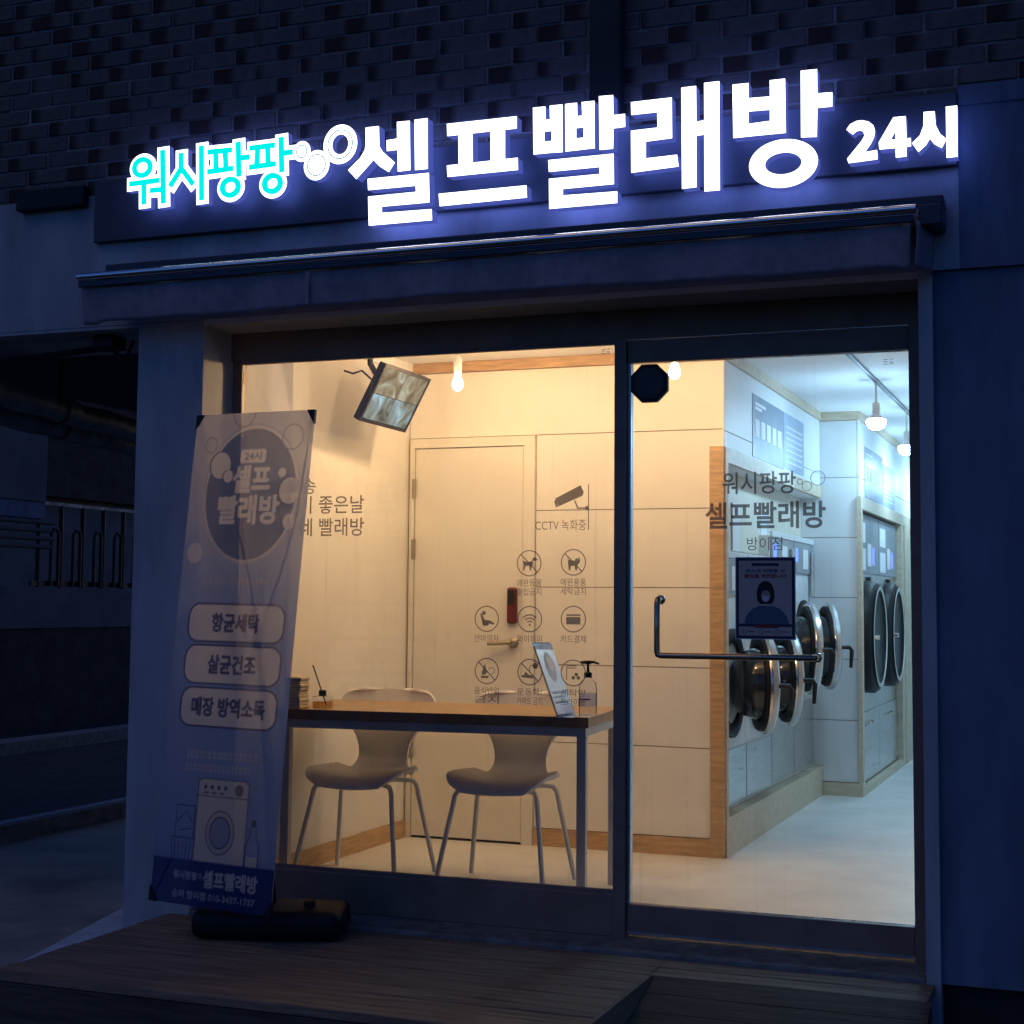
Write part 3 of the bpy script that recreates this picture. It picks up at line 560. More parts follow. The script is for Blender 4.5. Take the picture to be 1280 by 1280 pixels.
STR = {
    'wo': [('c',-1.9408,2.9191,0.0375,0.0324),(-1.9941,2.8564,-1.8651,2.8593),(-1.9306,2.8536,-1.928,2.7731),(-1.8936,2.821,-1.845,2.8207),(-1.8464,2.9744,-1.8368,2.7693)] ,
    'si2': [(-1.7607,2.9543,-1.7588,2.8901),(-1.759,2.896,-1.8039,2.8344),(-1.755,2.8956,-1.704,2.8329),(-1.6664,2.9739,-1.6593,2.7671)] ,
    'pang': [(-1.6309,2.9513,-1.5337,2.9503),(-1.6301,2.8722,-1.5259,2.8756),(-1.6002,2.9517,-1.5961,2.8748),(-1.5577,2.951,-1.5512,2.8757),(-1.4986,2.9726,-1.4928,2.8461),(-1.4971,2.9129,-1.4533,2.9138),('c',-1.5297,2.8009,0.0356,0.0316)] ,
    'pang2': [(-1.4413,2.9486,-1.3418,2.95),(-1.4407,2.8726,-1.3369,2.8757),(-1.4105,2.9483,-1.4139,2.8746),(-1.3672,2.9491,-1.3623,2.8753),(-1.3081,2.9721,-1.3021,2.8458),(-1.3068,2.9136,-1.2627,2.9149),('c',-1.342,2.7987,0.0348,0.0312)] ,
}
def put_letter(name, fn, mats=None):
    mb = MB(); fn(mb); return mb.build(name, mats or LED, sg)
for k, ps in LET.items():
    def fn(mb, k=k, ps=ps):
        for i, p in enumerate(ps): mb.prism(p, F0 - .0003 * (i % 3), F1, 0, 1, 2)
        if k == 'bang': mb.ring(0.6442, 2.6837, 0.1171, 0.0836, 0.0624, 0.0375, F0, F1, 0, 1, 2, n=64)
    put_letter('letter', fn)
for k, ps in STR.items():
    def fn(mb, ps=ps):
        for i, p in enumerate(ps):
            yo = .0004 * i
            if p[0] == 'c': mb.ring(p[1], p[2], p[3] + .026, p[4] + .026, 0, 0, F0 + .02 - yo, F1, 0, 1, 2)
            else: mb.stroke(*p, 0.056, F0 + .02 - yo, F1, 0, 1, 2, cap=0.75)
    lt = put_letter('letter', fn)
    def fn2(mb, ps=ps):
        for i, p in enumerate(ps):
            yo = .0004 * i
            if p[0] == 'c': mb.ring(p[1], p[2], p[3] + .0105, p[4] + .0105, p[3] - .0105, p[4] - .0105, F0 + .010 - yo, F0 + .0165)
            else: mb.stroke(*p, 0.0205, F0 + .010 - yo, F0 + .0165, cap=0.6)
    mb = MB(); fn2(mb); mb.build('cyan_face', M_['cyan'], lt)
for (cx, cz, rx_, rz2, hx, hz, lr) in ((-1.217, 2.9136, .037, .0403, 0, 0, .66), (-1.1519, 2.8536, .0549, .0586, 0, 0, .74), (-1.0516, 2.9249, .0717, .0764, .0346, .0389, .76)):
    lt = put_letter('bubble', lambda mb: mb.ring(cx, cz, rx_, rz2, hx, hz, F0 + .015, F1, 0, 1, 2))
    MB().ring(cx, cz, rx_ * lr, rz2 * lr, rx_ * lr - .0045, rz2 * lr - .0045, F0 + .0128, F0 + .0145).build('cyan_outline', emat('cyan_outline_glow', (0.10, 0.55, 0.60), 0.45), lt)

# ================================================================== AWNING
aw = thing('awning', 'folded dark awning with hanging valance above the shop front', 'awning', (-0.5, -0.3, 2.27))
MB().box(-2.12, 1.165, -0.34, Yw - 0.0045, 2.505, 2.54, bev=0.006).build('cassette', M_['awnmetal'], aw)
MB().tube([(-2.160, -0.455, 2.468), (1.09, -0.455, 2.470)], 0.0155, 24).build('front_bar', M_['barmetal'], aw)
MB().tube([(-2.10, -0.33, 2.470), (1.09, -0.33, 2.470)], 0.030, 14).build('fabric_roll', M_['fabric'], aw)
MB().box(-2.165, 1.08, -0.452, -0.438, 2.428, 2.4525, bev=0.002).build('valance_rail', M_['awnmetal'], aw)
def val(u, v):
    x = -2.166 + u * 3.235
    z = 2.43 - v * (0.135 + 0.006 * math.sin(u * 9) + (0.012 if u < .02 or u > .985 else 0))
    return (x + 0.012 * (u - .5) * v * -1, -0.430 + v * 0.012 * math.sin(u * 37) + 0.006 * math.sin(u * 90) * v + 0.02 * v, z)
vm = MB().grid(val, 120, 8); vo = vm.build('valance', M_['fabric'], aw)
sol = vo.modifiers.new('thickness', 'SOLIDIFY'); sol.thickness = 0.002
MB().box(-1.146, -1.130, -0.442, -0.4385, 2.30, 2.427).build('valance_seam', M_['fabric'], aw)
sv = MB().grid(lambda u, v: (1.085 + 0.035 * u + .003 * math.sin(v * 5), -0.425 + 0.17 * u, 2.44 - 0.150 * v), 6, 8).build('side_flap', M_['fabric'], aw)
sol = sv.modifiers.new('thickness', 'SOLIDIFY'); sol.thickness = 0.003
MB().box(1.088, 1.165, -0.39, Yw - 0.0045, 2.43, 2.499, bev=0.004).build('bracket', M_['awnmetal'], aw)
MB().box(-2.12, -2.06, -0.39, Yw - 0.0045, 2.43, 2.499, bev=0.004).build('bracket', M_['awnmetal'], aw)

# drain pipe, dark box put in for a recess of the facade
tag(MB().box(-0.075, 0.045, -0.30, -0.2415, 2.94, 6, bev=0.01).build('drain_pipe', mat('dark_pipe_paint', (0.03, 0.03, 0.036), 0.6)), 'dark square drain pipe running up the brick wall above the sign', 'pipe')
tag(MB().box(-2.62, -2.28, -0.285, -0.2425, 2.815, 2.90, bev=0.006).build('recess_stand_in', M_['black']), 'dark box standing in for a dark recess under the bricks left of the sign', 'box')
cb = thing('hanging_cable', 'black cable bundle sagging under the floor slab left of the pillar', 'cable', (-2.25, -0.1, 2.22))
MB().tube([(-3.4, -0.08, 2.20), (-2.95, -0.1, 2.215), (-2.6, -0.1, 2.225), (-2.33, -0.1, 2.243), (-2.26, -0.1, 2.25)], 0.014, 8).build('cable', M_['cord'], cb)
MB().box(-2.31, -2.21, -0.15, -0.05, 2.235, 2.292, bev=0.008).build('clamp_block', M_['black'], cb)
MB().tube([(-2.25, -0.1, 2.24), (-2.2, -0.1, 2.20), (-2.16, -0.11, 2.212), (-2.14, -0.1, 2.27)], 0.008, 8).build('loop', M_['cord'], cb)
MB().tube([(-2.23, -0.15, 2.28), (-2.23, -0.17, 2.33), (-2.232, -0.235, 2.36)], 0.006, 8).build('lead', M_['cord'], cb)

# ================================================================== DECK AND RAMP
dk = thing('wooden_deck', 'low brown timber deck in front of the shop window', 'deck', (-0.8, -0.75, gz))
zt = -0.03
for i in range(9):
    y1 = Yw - 0.004 - i * 0.1155
    o = MB().box(-1.805 + random.uniform(-.006, .004), 0.205, y1 - 0.1115, y1, zt - 0.028 + random.uniform(-.002, .0), zt + random.uniform(-.002, .0015), bev=0.003).build('plank', M_['plank'], dk)
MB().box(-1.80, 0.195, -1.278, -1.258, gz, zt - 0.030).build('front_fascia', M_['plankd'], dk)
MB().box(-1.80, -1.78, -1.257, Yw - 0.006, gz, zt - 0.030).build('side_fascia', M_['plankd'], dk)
MB().box(0.2065, 0.222, -1.283, -0.50, gz, zt + 0.004).build('edge_board', mat('greyed_edge_board', (0.24, 0.19, 0.14), 0.7, var=.2, scale=5, stretch=(9, .7, 9), bump=.4, bscale=30), dk)
for x in (-1.6, -1.0, -0.4, 0.1):
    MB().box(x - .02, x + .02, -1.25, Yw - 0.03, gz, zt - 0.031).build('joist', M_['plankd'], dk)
rp = thing('timber_ramp', 'dark timber ramp sloping down from the glass door', 'ramp', (0.65, -0.9, gz))
for i in range(2):
    y1 = Yw - 0.004 - i * 0.1155
    MB().box(0.2065, 1.098, y1 - 0.1115, y1, zt - 0.028, zt - 0.001 * i, bev=0.003).build('plank', M_['plank'], rp)
n = 8; s_ = 0.24 / 0.95
for i in range(n):
    ya, yb_ = -0.474 - i * 0.1155, -0.474 - i * 0.1155 - 0.111
    za, zb = zt - 0.002 + (ya + .474) * s_, zt - 0.002 + (yb_ + .474) * s_
    if zb < gz + .005: break
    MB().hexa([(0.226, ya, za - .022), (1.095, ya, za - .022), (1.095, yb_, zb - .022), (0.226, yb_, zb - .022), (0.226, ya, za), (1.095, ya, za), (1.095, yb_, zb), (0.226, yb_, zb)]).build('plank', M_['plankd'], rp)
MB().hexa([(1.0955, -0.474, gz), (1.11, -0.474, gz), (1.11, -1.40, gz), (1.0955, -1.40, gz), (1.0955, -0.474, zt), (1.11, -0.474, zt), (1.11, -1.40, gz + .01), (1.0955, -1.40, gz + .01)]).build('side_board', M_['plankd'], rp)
ks = MB().hexa([(-2.30, -0.66, gz), (-2.235, -0.66, gz), (-2.23, 0.9, gz), (-2.62, 0.9, gz), (-2.30, -0.66, gz + .05), (-2.235, -0.66, gz + .05), (-2.23, 0.9, gz + .09), (-2.62, 0.9, gz + .09)])
tag(ks.build('kerb_stone', M_['kerb']), 'pale kerb wedge beside the left pillar', 'kerb')

# ================================================================== BANNER
bw, bh = 0.55, 1.8
def rotv(wv):
    a = Vector(wv); return Matrix.Rotation(a.length, 4, a.normalized())
BM = Matrix.Translation((-1.3575, -0.671, 0.098)) @ rotv((-0.100, 0.017, -0.131))
bn = thing('standing_banner', 'tall printed standing banner on a black base by the pillar', 'banner', (-1.28, -0.40, zt))
def bsurf(a, b, d=0.0):
    """a: -0.275..0.275 across, b: 0..1.8 up; the cloth bows a little"""
    u = a / bw + .5; v = b / bh
    off = -0.006 * math.sin(PI * v) + 0.002 * math.sin(u * 9 + v * 4) * (1 - v) - 0.006 * math.sin(PI * u) * v
    return BM @ Vector((a, off - d, b))
import numpy as np
# the print of the banner: drawn on a fine lattice of the cloth and kept as colours of the cloth itself
NA, NB, SS = 150, 490, 3
IMG = np.zeros((NB * SS, NA * SS, 3), np.float32)
def px(a, b): return ((a / bw + .5) * NA * SS, b / bh * NB * SS)
def fill(pts, col, keep=1.0):
    P_ = [px(*p) for p in pts]; ys = [p[1] for p in P_]
    n_ = len(P_)
    for r in range(max(0, int(min(ys))), min(NB * SS - 1, int(max(ys)) + 1) + 1):
        yc = r + .5; xs = []
        for k in range(n_):
            (xa, ya), (xb, yb2) = P_[k], P_[(k + 1) % n_]
            if (ya <= yc) != (yb2 <= yc): xs.append(xa + (yc - ya) / (yb2 - ya) * (xb - xa))
        xs.sort()
        for x0, x1 in zip(xs[::2], xs[1::2]):
            i0, i1 = max(0, int(round(x0))), min(NA * SS, int(round(x1)))
            if i1 > i0: IMG[r, i0:i1] = IMG[r, i0:i1] * (1 - keep) + np.array(col, np.float32) * keep
def btext(s, a0, a1, b0, b1, col, bold=0.0, keep=1.0):
    vs, fs, _ = text_shape(s, 0.0); r = bold * (b1 - b0)   # heavier strokes: the glyph is printed a few times around itself
    for k in range(8 if bold else 1):
        dx, dz = (r * math.cos(PI / 4 * k), r * math.sin(PI / 4 * k)) if bold else (0, 0)
        for f in fs: fill([(a0 + dx + vs[i][0] * (a1 - a0), b0 + dz + vs[i][1] * (b1 - b0)) for i in f], col, keep)
def ellipse(cx, cz, rx_, rz2, n=48): return [(cx + rx_ * math.cos(2 * PI * k / n), cz + rz2 * math.sin(2 * PI * k / n)) for k in range(n)]
def rrect(cx, cz, hw, hh, r, n=6):
    o = []
    for sx, sz, a0 in ((1, 1, 0), (-1, 1, PI / 2), (-1, -1, PI), (1, -1, 1.5 * PI)):
        for k in range(n + 1):
            a = a0 + PI / 2 * k / n; o.append((cx + sx * (hw - r) + r * math.cos(a), cz + sz * (hh - r) + r * math.sin(a)))
    return o
def seg(x0, z0, x1, z1, t, col):
    dx, dz = x1 - x0, z1 - z0; l = math.hypot(dx, dz); nx, nz = -dz / l * t / 2, dx / l * t / 2
    fill([(x0 + nx, z0 + nz), (x1 + nx, z1 + nz), (x1 - nx, z1 - nz), (x0 - nx, z0 - nz)], col)
def loop(pts, t, col):
    for p, q_ in zip(pts, pts[1:] + pts[:1]): seg(*p, *q_, t, col)
WHT, INK, DISC, DEEP, PALE = (.86, .85, .84), (.10, .12, .26), (.17, .23, .42), (.025, .065, .26), (.55, .60, .74)
vv_ = (np.arange(NB * SS) + .5) / (NB * SS) * bh
tt = np.clip((vv_ - 1.0) / .65, 0, 1)[:, None, None]
IMG[:] = np.array((.28, .42, .74), np.float32) * (1 - tt) + np.array((.74, .74, .78), np.float32) * tt
DC = (0.014, 1.490)
fill(ellipse(DC[0] + .002, DC[1] + .004, .224, .264), (.62, .64, .72)); fill(ellipse(DC[0] + .002, DC[1] + .003, .214, .254), WHT); fill(ellipse(DC[0], DC[1], .207, .247), DISC)
fill(rrect(DC[0], 1.632, .058, .026, .01), WHT); btext('24시', DC[0] - .038, DC[0] + .038, 1.617, 1.648, INK, .02)
btext('셀프', DC[0] - .082, DC[0] + .086, 1.498, 1.595, WHT, .045); btext('빨래방', DC[0] - .138, DC[0] + .135, 1.380, 1.483, WHT, .04)
for (cx, cz, r) in ((-.135, 1.600, .046), (-.095, 1.558, .022), (.192, 1.500, .045), (.155, 1.568, .015), (-.215, 1.270, .033), (.205, 1.385, .024)):
    fill(ellipse(cx - .003, cz, r * 1.1, r * 1.18, 24), INK if r > .02 and cz > 1.45 else WHT); fill(ellipse(cx, cz, r * 1.02, r * 1.10, 24), WHT)
for (cx, cz, r) in ((.185, 1.70, .045), (-.045, 1.80, .052), (-.19, 1.68, .028)): loop(ellipse(cx, cz, r, r * 1.05, 28), .0045, (.34, .36, .46))
for cz, s, wl in ((1.012, '항균세탁', .106), (0.860, '살균건조', .106), (0.705, '매장 방역소독', .165)):
    fill(rrect(.005, cz, .222, .073, .05), INK); fill(rrect(.005, cz, .214, .066, .044), WHT)
    btext(s, .005 - wl, .005 + wl, cz - .032, cz + .034, INK, .045)
def rows(z, x0, x1, hgt, col):
    x = x0
    while x < x1:
        ww = random.uniform(.008, .020); k_ = random.random()
        fill([(x, z), (x + ww, z), (x + ww, z + hgt * .35), (x, z + hgt * .35)], col); fill([(x, z + hgt * .6), (x + ww, z + hgt * .6), (x + ww, z + hgt), (x, z + hgt)], col)
        seg(x + ww * k_, z, x + ww * k_ + .0001, z + hgt, .004, col); x += ww + .006
rows(0.520, -.16, .16, .028, (.52, .58, .72)); rows(0.475, -.16, .13, .026, (.52, .58, .72)); rows(1.155, -.17, .12, .022, (.58, .60, .70))
_px = px
def px(a, b): return _px(a, b + .03)
fill(rrect(.020, .265, .115, .158, .022), INK); fill(rrect(.020, .265, .111, .154, .02), (.74, .74, .74))
seg(-.091, .360, .131, .360, .004, INK)
for k in range(4): fill(ellipse(-.060 + .03 * k, .392, .007, .009, 12), INK)
for k in range(3): seg(-.066 + .035 * k, .372, -.044 + .035 * k, .372, .006, INK)
fill(ellipse(.090, .388, .019, .021, 16), (.25, .22, .30))
for rr_, c_ in ((1.0, INK), (.94, (.66, .66, .66)), (.74, INK), (.67, (.36, .42, .62))): fill(ellipse(.020, .235, .064 * rr_, .078 * rr_), c_)
for L_ in [(-.205, .205, -.085, .205), (-.200, .195, -.19, .095), (-.19, .095, -.10, .095), (-.10, .095, -.09, .195)] + [(-.182 + .018 * k, .195, -.178 + .016 * k, .1) for k in range(5)] + [(-.185, .21, -.185, .32), (-.185, .32, -.10, .32), (-.10, .32, -.10, .21), (-.18, .26, -.14, .30), (-.14, .30, -.105, .26), (-.17, .23, -.11, .24)]: seg(*L_, .0045, INK)
for L_ in [(.137, .10, .137, .20), (.137, .20, .152, .235), (.152, .235, .152, .265), (.178, .265, .178, .235), (.178, .235, .195, .20), (.195, .20, .195, .10)]: seg(*L_, .005, INK)
fill([(.143, .11), (.190, .11), (.190, .165), (.143, .165)], (.72, .72, .72)); fill([(.155, .268), (.176, .268), (.176, .292), (.155, .292)], INK)
px = _px
fill([(-.275, 0), (.275, 0), (.275, .160), (-.275, .160)], DEEP)
btext('워시팡팡', -.175, -.065, .092, .120, PALE, .03); loop(ellipse(-.052, .108, .007, .008, 12), .003, PALE); btext('셀프빨래방', -.035, .200, .072, .130, (.70, .72, .80), .03); btext('송파 방이점 010-3437-1737', -.175, .195, .026, .054, PALE, .02)
seg(-.274, .0, -.274, 1.8, .004, (.45, .47, .55)); seg(.274, .0, .274, 1.8, .006, (.70, .70, .72))
IMGc = IMG.reshape(NB, SS, NA, SS, 3).mean((1, 3))
def cloth_mat():
    m, nt, out = nodes_of('printed_banner_cloth'); N = nt.nodes.new; Lk = nt.links.new
    at_ = N('ShaderNodeAttribute'); at_.attribute_name = 'print'
    tc = N('ShaderNodeTexCoord'); wv = N('ShaderNodeTexNoise'); wv.inputs['Scale'].default_value = 5; wv.inputs['Detail'].default_value = 3; Lk(tc.outputs['Object'], wv.inputs['Vector'])
    mr = N('ShaderNodeMapRange'); mr.inputs[3].default_value = .88; mr.inputs[4].default_value = 1.06; Lk(wv.outputs[0], mr.inputs[0])
    mx = N('ShaderNodeMix'); mx.data_type = 'RGBA'; mx.blend_type = 'MULTIPLY'; mx.inputs[0].default_value = 1; Lk(at_.outputs['Color'], mx.inputs[6]); Lk(mr.outputs[0], mx.inputs[7])
    d = N('ShaderNodeBsdfDiffuse'); t = N('ShaderNodeBsdfTranslucent'); x = N('ShaderNodeBsdfTransparent')
    Lk(mx.outputs[2], d.inputs[0]); Lk(mx.outputs[2], t.inputs[0])
    a = N('ShaderNodeMixShader'); a.inputs[0].default_value = 0.46; Lk(d.outputs[0], a.inputs[1]); Lk(t.outputs[0], a.inputs[2])
    b = N('ShaderNodeMixShader'); b.inputs[0].default_value = 0.15; Lk(a.outputs[0], b.inputs[1]); Lk(x.outputs[0], b.inputs[2])
    Lk(b.outputs[0], out.inputs[0]); return m
cloth = MB().grid(lambda u, v: bsurf((u - .5) * bw, v * bh), NA - 1, NB - 1).build('printed_cloth', cloth_mat(), bn)
ca = cloth.data.color_attributes.new('print', 'FLOAT_COLOR', 'POINT')
buf = np.ones((NB * NA, 4), np.float32); buf[:, :3] = IMGc.reshape(-1, 3); ca.data.foreach_set('color', buf.ravel())
# corner pockets, poles, base
for (a, b) in ((-.262, 1.782), (.262, 1.782), (-.262, .018), (.262, .018)):
    sx = 1 if a > 0 else -1; sz = 1 if b > 1 else -1
    p = [BM @ Vector((a + sx * .014, d, b + sz * .018)) for d in (-.006, .006)] + [BM @ Vector((a - sx * .022, d, b + sz * .018)) for d in (-.006, .006)] + [BM @ Vector((a + sx * .014, d, b - sz * .035)) for d in (-.006, .006)]
    MB().add(p, [(0, 2, 4), (1, 5, 3), (0, 1, 3, 2), (2, 3, 5, 4), (0, 4, 5, 1)]).build('corner_pocket', M_['black'], bn)
hub = BM @ Vector((0.03, 0.10, 0.98)); foot_p = Vector((-1.25, -0.40, 0.07))
MB().tube([foot_p, hub], 0.011, 10).build('pole', M_['black'], bn)
MB().lathe([(.018, -.04), (.022, 0), (.018, .05)], Matrix.Translation(hub), 12).build('hub', M_['black'], bn)
for (a, b) in ((-.262, 1.785), (.262, 1.785), (-.262, .015), (.262, .015)):
    q = BM @ Vector((a, .004, b)); mid = hub.lerp(q, .55) + (BM.to_3x3() @ Vector((0, .05, 0)))
    MB().tube([hub, hub.lerp(mid, .5) + (BM.to_3x3() @ Vector((0, .015, 0))), mid, q], [.005, .0042, .0038, .003], 8).build('arm', M_['black'], bn)
bs = MB(); bs.box(-.27, .27, -.15, .15, 0, .105, bev=0.035)
bs.xf(Matrix.Translation((-1.245, -0.415, zt + .003)) @ Matrix.Rotation(math.radians(17), 4, 'Z'))
for i in range(len(bs.smooth)): bs.smooth[i] = True
bs.build('water_base', M_['black'], bn)
MB().lathe([(.022, 0), (.022, .018), (.018, .022)], Matrix.Translation((-1.10, -0.40, zt + .107)), 16).build('filler_cap', M_['black'], bn)

# ================================================================== INSIDE: FRONT ROOM
# inner door
idr = thing('inner_door', 'plain cream inner door at the back of the waiting room', 'door', (-1.38, 1.74, 0))
MB().box(-1.705, -1.682, 1.722, 1.751, 0.0, 1.978).build('door_frame', M_['door'], idr)
MB().box(-1.079, -1.0215, 1.722, 1.751, 0.0, 1.978).build('door_frame', M_['door'], idr)
MB().box(-1.705, -1.0215, 1.722, 1.751, 1.9785, 2.026).build('door_frame', M_['door'], idr)
MB().box(-1.678, -1.083, 1.730, 1.751, 0.012, 1.974, bev=0.002).build('leaf', M_['door'], idr)
MB().box(-1.678, -1.083, 1.735, 1.751, 0.0, 0.0115).build('threshold_gap', M_['black'], idr)
for z0 in (1.72, 1.41, 0.40):
    MB().box(-1.692, -1.672, 1.716, 1.7295, z0, z0 + .10, bev=.002).build('hinge', M_['brass'], idr)
lv = MB(); lv.lathe([(.028, 0), (.028, .010), (.014, .016), (.011, .045)], Matrix.Translation((-1.128, 1.7295, 0.990)) @ Matrix.Rotation(PI / 2, 4, 'X'), 24)
lv.tube([(-1.128, 1.690, .990), (-1.16, 1.684, .990), (-1.20, 1.686, .988), (-1.252, 1.690, .985)], [.014, .013, .012, .010], 12)
lv.build('lever_handle', M_['brass'], idr)
lk = MB().box(-1.158, -1.106, 1.700, 1.7295, 1.085, 1.265, bev=.012).build('digital_lock', M_['redlock'], idr)
MB().box(-1.150, -1.114, 1.6965, 1.6995, 1.18, 1.25, bev=.001).build('lock_face', M_['black'], lk)

# bulbs
def warm_bulb(x, y, z, label):
    t = thing('pendant_bulb', label, 'lamp', (x, y, z), 'bare warm bulbs under the front ceiling')
    MB().lathe([(.030, 2.419 - z), (.030, 2.405 - z), (.012, 2.398 - z)], Matrix.Translation((x, y, z)), 16).build('ceiling_rose', M_['whiteplastic'], t)
    MB().lathe([(.014, .040), (.018, .050), (.021, min(.120, 2.385 - z)), (.010, min(.128, 2.39 - z)), (.005, min(.13, 2.392 - z)), (.005, 2.40 - z)], Matrix.Translation((x, y, z)), 16).build('socket', M_['whiteplastic'], t)
    MB().lathe([(.001, -.031), (.010, -.029), (.020, -.020), (.024, -.005), (.022, .010), (.015, .028), (.012, .041)], Matrix.Translation((x, y, z)), 20).build('bulb', M_['warmbulb'], t)
warm_bulb(-1.135, 1.0, 2.192, 'bare glowing warm bulb beside the hanging monitor')
warm_bulb(-0.105, 1.0, 2.201, 'bare glowing warm bulb at the octagonal plate on the door')
warm_bulb(-0.72, 0.24, 2.315, 'added unseen warm bulb behind the window head, evening out the room light')  # unseen bulb added to even out the front room's light
def globe(x, y, z, label):
    t = thing('globe_lamp', label, 'lamp', (x, y, z), 'white globe lamps on the ceiling track')
    MB().lathe([(.049, .012), (.046, .020), (.030, .030), (.020, .036), (.020, .10), (.010, .105), (.006, .11), (.006, 2.405 - z)], Matrix.Translation((x, y, z)), 20).build('socket', M_['whiteplastic'], t)
    MB().lathe([(.001, -.046), (.022, -.043), (.042, -.030), (.052, -.010), (.052, .004), (.0485, .0115)], Matrix.Translation((x, y, z)), 24, close=False).build('bulb', M_['coolbulb'], t)
globe(0.486, 3.0, 2.188, 'round white lamp hanging from the ceiling track, nearest the street')
globe(0.500, 4.25, 2.165, 'round white lamp cut by the door frame, second along the track')
globe(0.500, 5.6, 2.165, 'round white lamp third along the track, deep in the laundry')
globe(0.500, 6.9, 2.165, 'round white lamp farthest along the ceiling track')
trk = thing('lamp_track', 'slim grey ceiling track carrying the globe lamps', 'track', (.49, 4, 2.4))
MB().box(0.474, 0.498, 1.95, 7.6, 2.404, 2.4195).build('rail', mat('grey_track', (0.30, 0.32, 0.34), 0.4), trk)
MB().box(0.482, 0.490, 1.96, 7.59, 2.4025, 2.4038).build('slot', M_['black'], trk)

# monitor
MM = Matrix.Translation((-1.424, 0.944, 2.126)) @ rotv((0.377, 0.388, 1.48))
mn = thing('security_monitor', 'tilted security camera monitor hung high in the corner', 'monitor', (-1.50, 0.95, 2.1))
mb = MB().box(-.222, .222, .004, .034, -.142, .142, bev=.004).xf(MM); mb.build('case', M_['black'], mn)
mb = MB()
for b in ((-.222, .222, .128, .142), (-.222, .222, -.142, -.124), (-.222, -.208, -.1238, .1278), (.208, .222, -.1238, .1278)): mb.box(b[0], b[1], -.004, .0035, b[2], b[3])
mb.xf(MM); mb.build('bezel', M_['black'], mn)
MB().box(-.0015, .0015, -.0016, -.0011, -.123, .127).xf(MM).build('split_line', M_['black'], mn); MB().box(-.2065, .2065, -.0022, -.0017, -.0015, .0015).xf(MM).build('split_line', M_['black'], mn)
so = MB().box(-.207, .207, -.001, .003, -.1235, .1275).build('screen', M_['screen'], mn); so.matrix_parent_inverse = Matrix.Identity(4)
so.matrix_parent_inverse = LOC[mn.name].inverted(); so.matrix_basis = MM
MB().box(-.10, .10, .035, .06, -.07, .07, bev=.006).xf(MM).build('back_hump', M_['black'], mn)
bp_ = MM @ Vector((0, .06, .0))
MB().tube([bp_, bp_ + Vector((-.03, .0, .06)), (-1.56, .95, 2.30), (-1.56, .95, 2.418)], .014, 10).build('ceiling_arm', M_['black'], mn)
c0 = MM @ Vector((-.12, .05, .03))
MB().tube([c0, c0 + Vector((-.05, -.06, .06)), c0 + Vector((-.10, -.05, .05)), c0 + Vector((-.16, -.02, .07))], .005, 8).build('cable', M_['cord'], mn)
cc = thing('dome_camera', 'small black dome camera on the ceiling at the window corner', 'camera', (-1.45, .45, 2.3))
cx_, cy_, cz_ = -1.53, 0.42, 2.30
MB().lathe([(.001, -.030), (.018, -.027), (.032, -.012), (.036, .0), (.040, .004), (.040, .1195)], Matrix.Translation((cx_, cy_, cz_)), 20).build('dome', M_['black'], cc)

# table
TA = math.radians(5.3)
TM = Matrix.Translation((-0.258, 0.280, 0)) @ Matrix.Rotation(TA, 4, 'Z')
tb = thing('window_table', 'long oak topped table with pale steel legs behind the shop window', 'table', (-0.9, 0.55, 0))
MB().box(-1.335, 0, 0.0, 0.64, 0.705, 0.745, bev=.002).xf(TM).build('table_top', M_['tabletop'], tb)
MB().box(-1.336, 0.001, -0.002, -0.0001, 0.704, 0.7445).xf(TM).build('edge_band', M_['tableedge'], tb)
lgs = MB()
for (x, y) in ((-1.30, 0.012), (-.012, 0.012), (-.012, .592)):   # the far left corner is fixed to the wall
    MB().box(x - .036 if x > -1 else x, x if x > -1 else x + .036, y, y + .036, 0.0, 0.668).xf(TM).build('leg', M_['steelw'], tb)
MB().box(-1.30, -.012, .012, .048, .6685, .7045).xf(TM).build('apron_rail', M_['steelw'], tb)
MB().box(-1.30, -.012, .592, .628, .6685, .7045).xf(TM).build('apron_rail', M_['steelw'], tb)
MB().box(-.048, -.012, .0485, .5915, .6685, .7045).xf(TM).build('apron_rail', M_['steelw'], tb)
MB().box(-1.30, -1.264, .0485, .5915, .6685, .7045).xf(TM).build('apron_rail', M_['steelw'], tb)

# chairs
PRF = [(-.206, .396, .140), (-.194, .412, .190), (-.14, .434, .222), (-.05, .437, .228), (.05, .434, .220), (.115, .436, .186), (.160, .447, .142), (.187, .480, .120), (.203, .530, .118), (.222, .590, .140), (.245, .660, .195), (.262, .710, .222), (.277, .755, .222), (.286, .785, .190), (.290, .795, .130)]
def prof(v):
    t = v * (len(PRF) - 1); i = min(int(t), len(PRF) - 2); k = t - i
    g_ = lambda j, c: PRF[max(0, min(len(PRF) - 1, j))][c]
    out = []
    for c in range(3):
        p0, p1, p2, p3 = g_(i - 1, c), g_(i, c), g_(i + 1, c), g_(i + 2, c)
        out.append(.5 * ((2 * p1) + (-p0 + p2) * k + (2 * p0 - 5 * p1 + 4 * p2 - p3) * k * k + (-p0 + 3 * p1 - 3 * p2 + p3) * k ** 3))
    return out
def chair_fn(u, v):
    y, z, hw = prof(v); s = (u - .5) * 2
    lift = (.032 * s * s) * (1 if v < .38 else 0) * min(1, v / .12 + .25); wrap = -.035 * s * s * max(0, min(1, (v - .55) / .2))
    return (s * hw, y + wrap, z + lift)
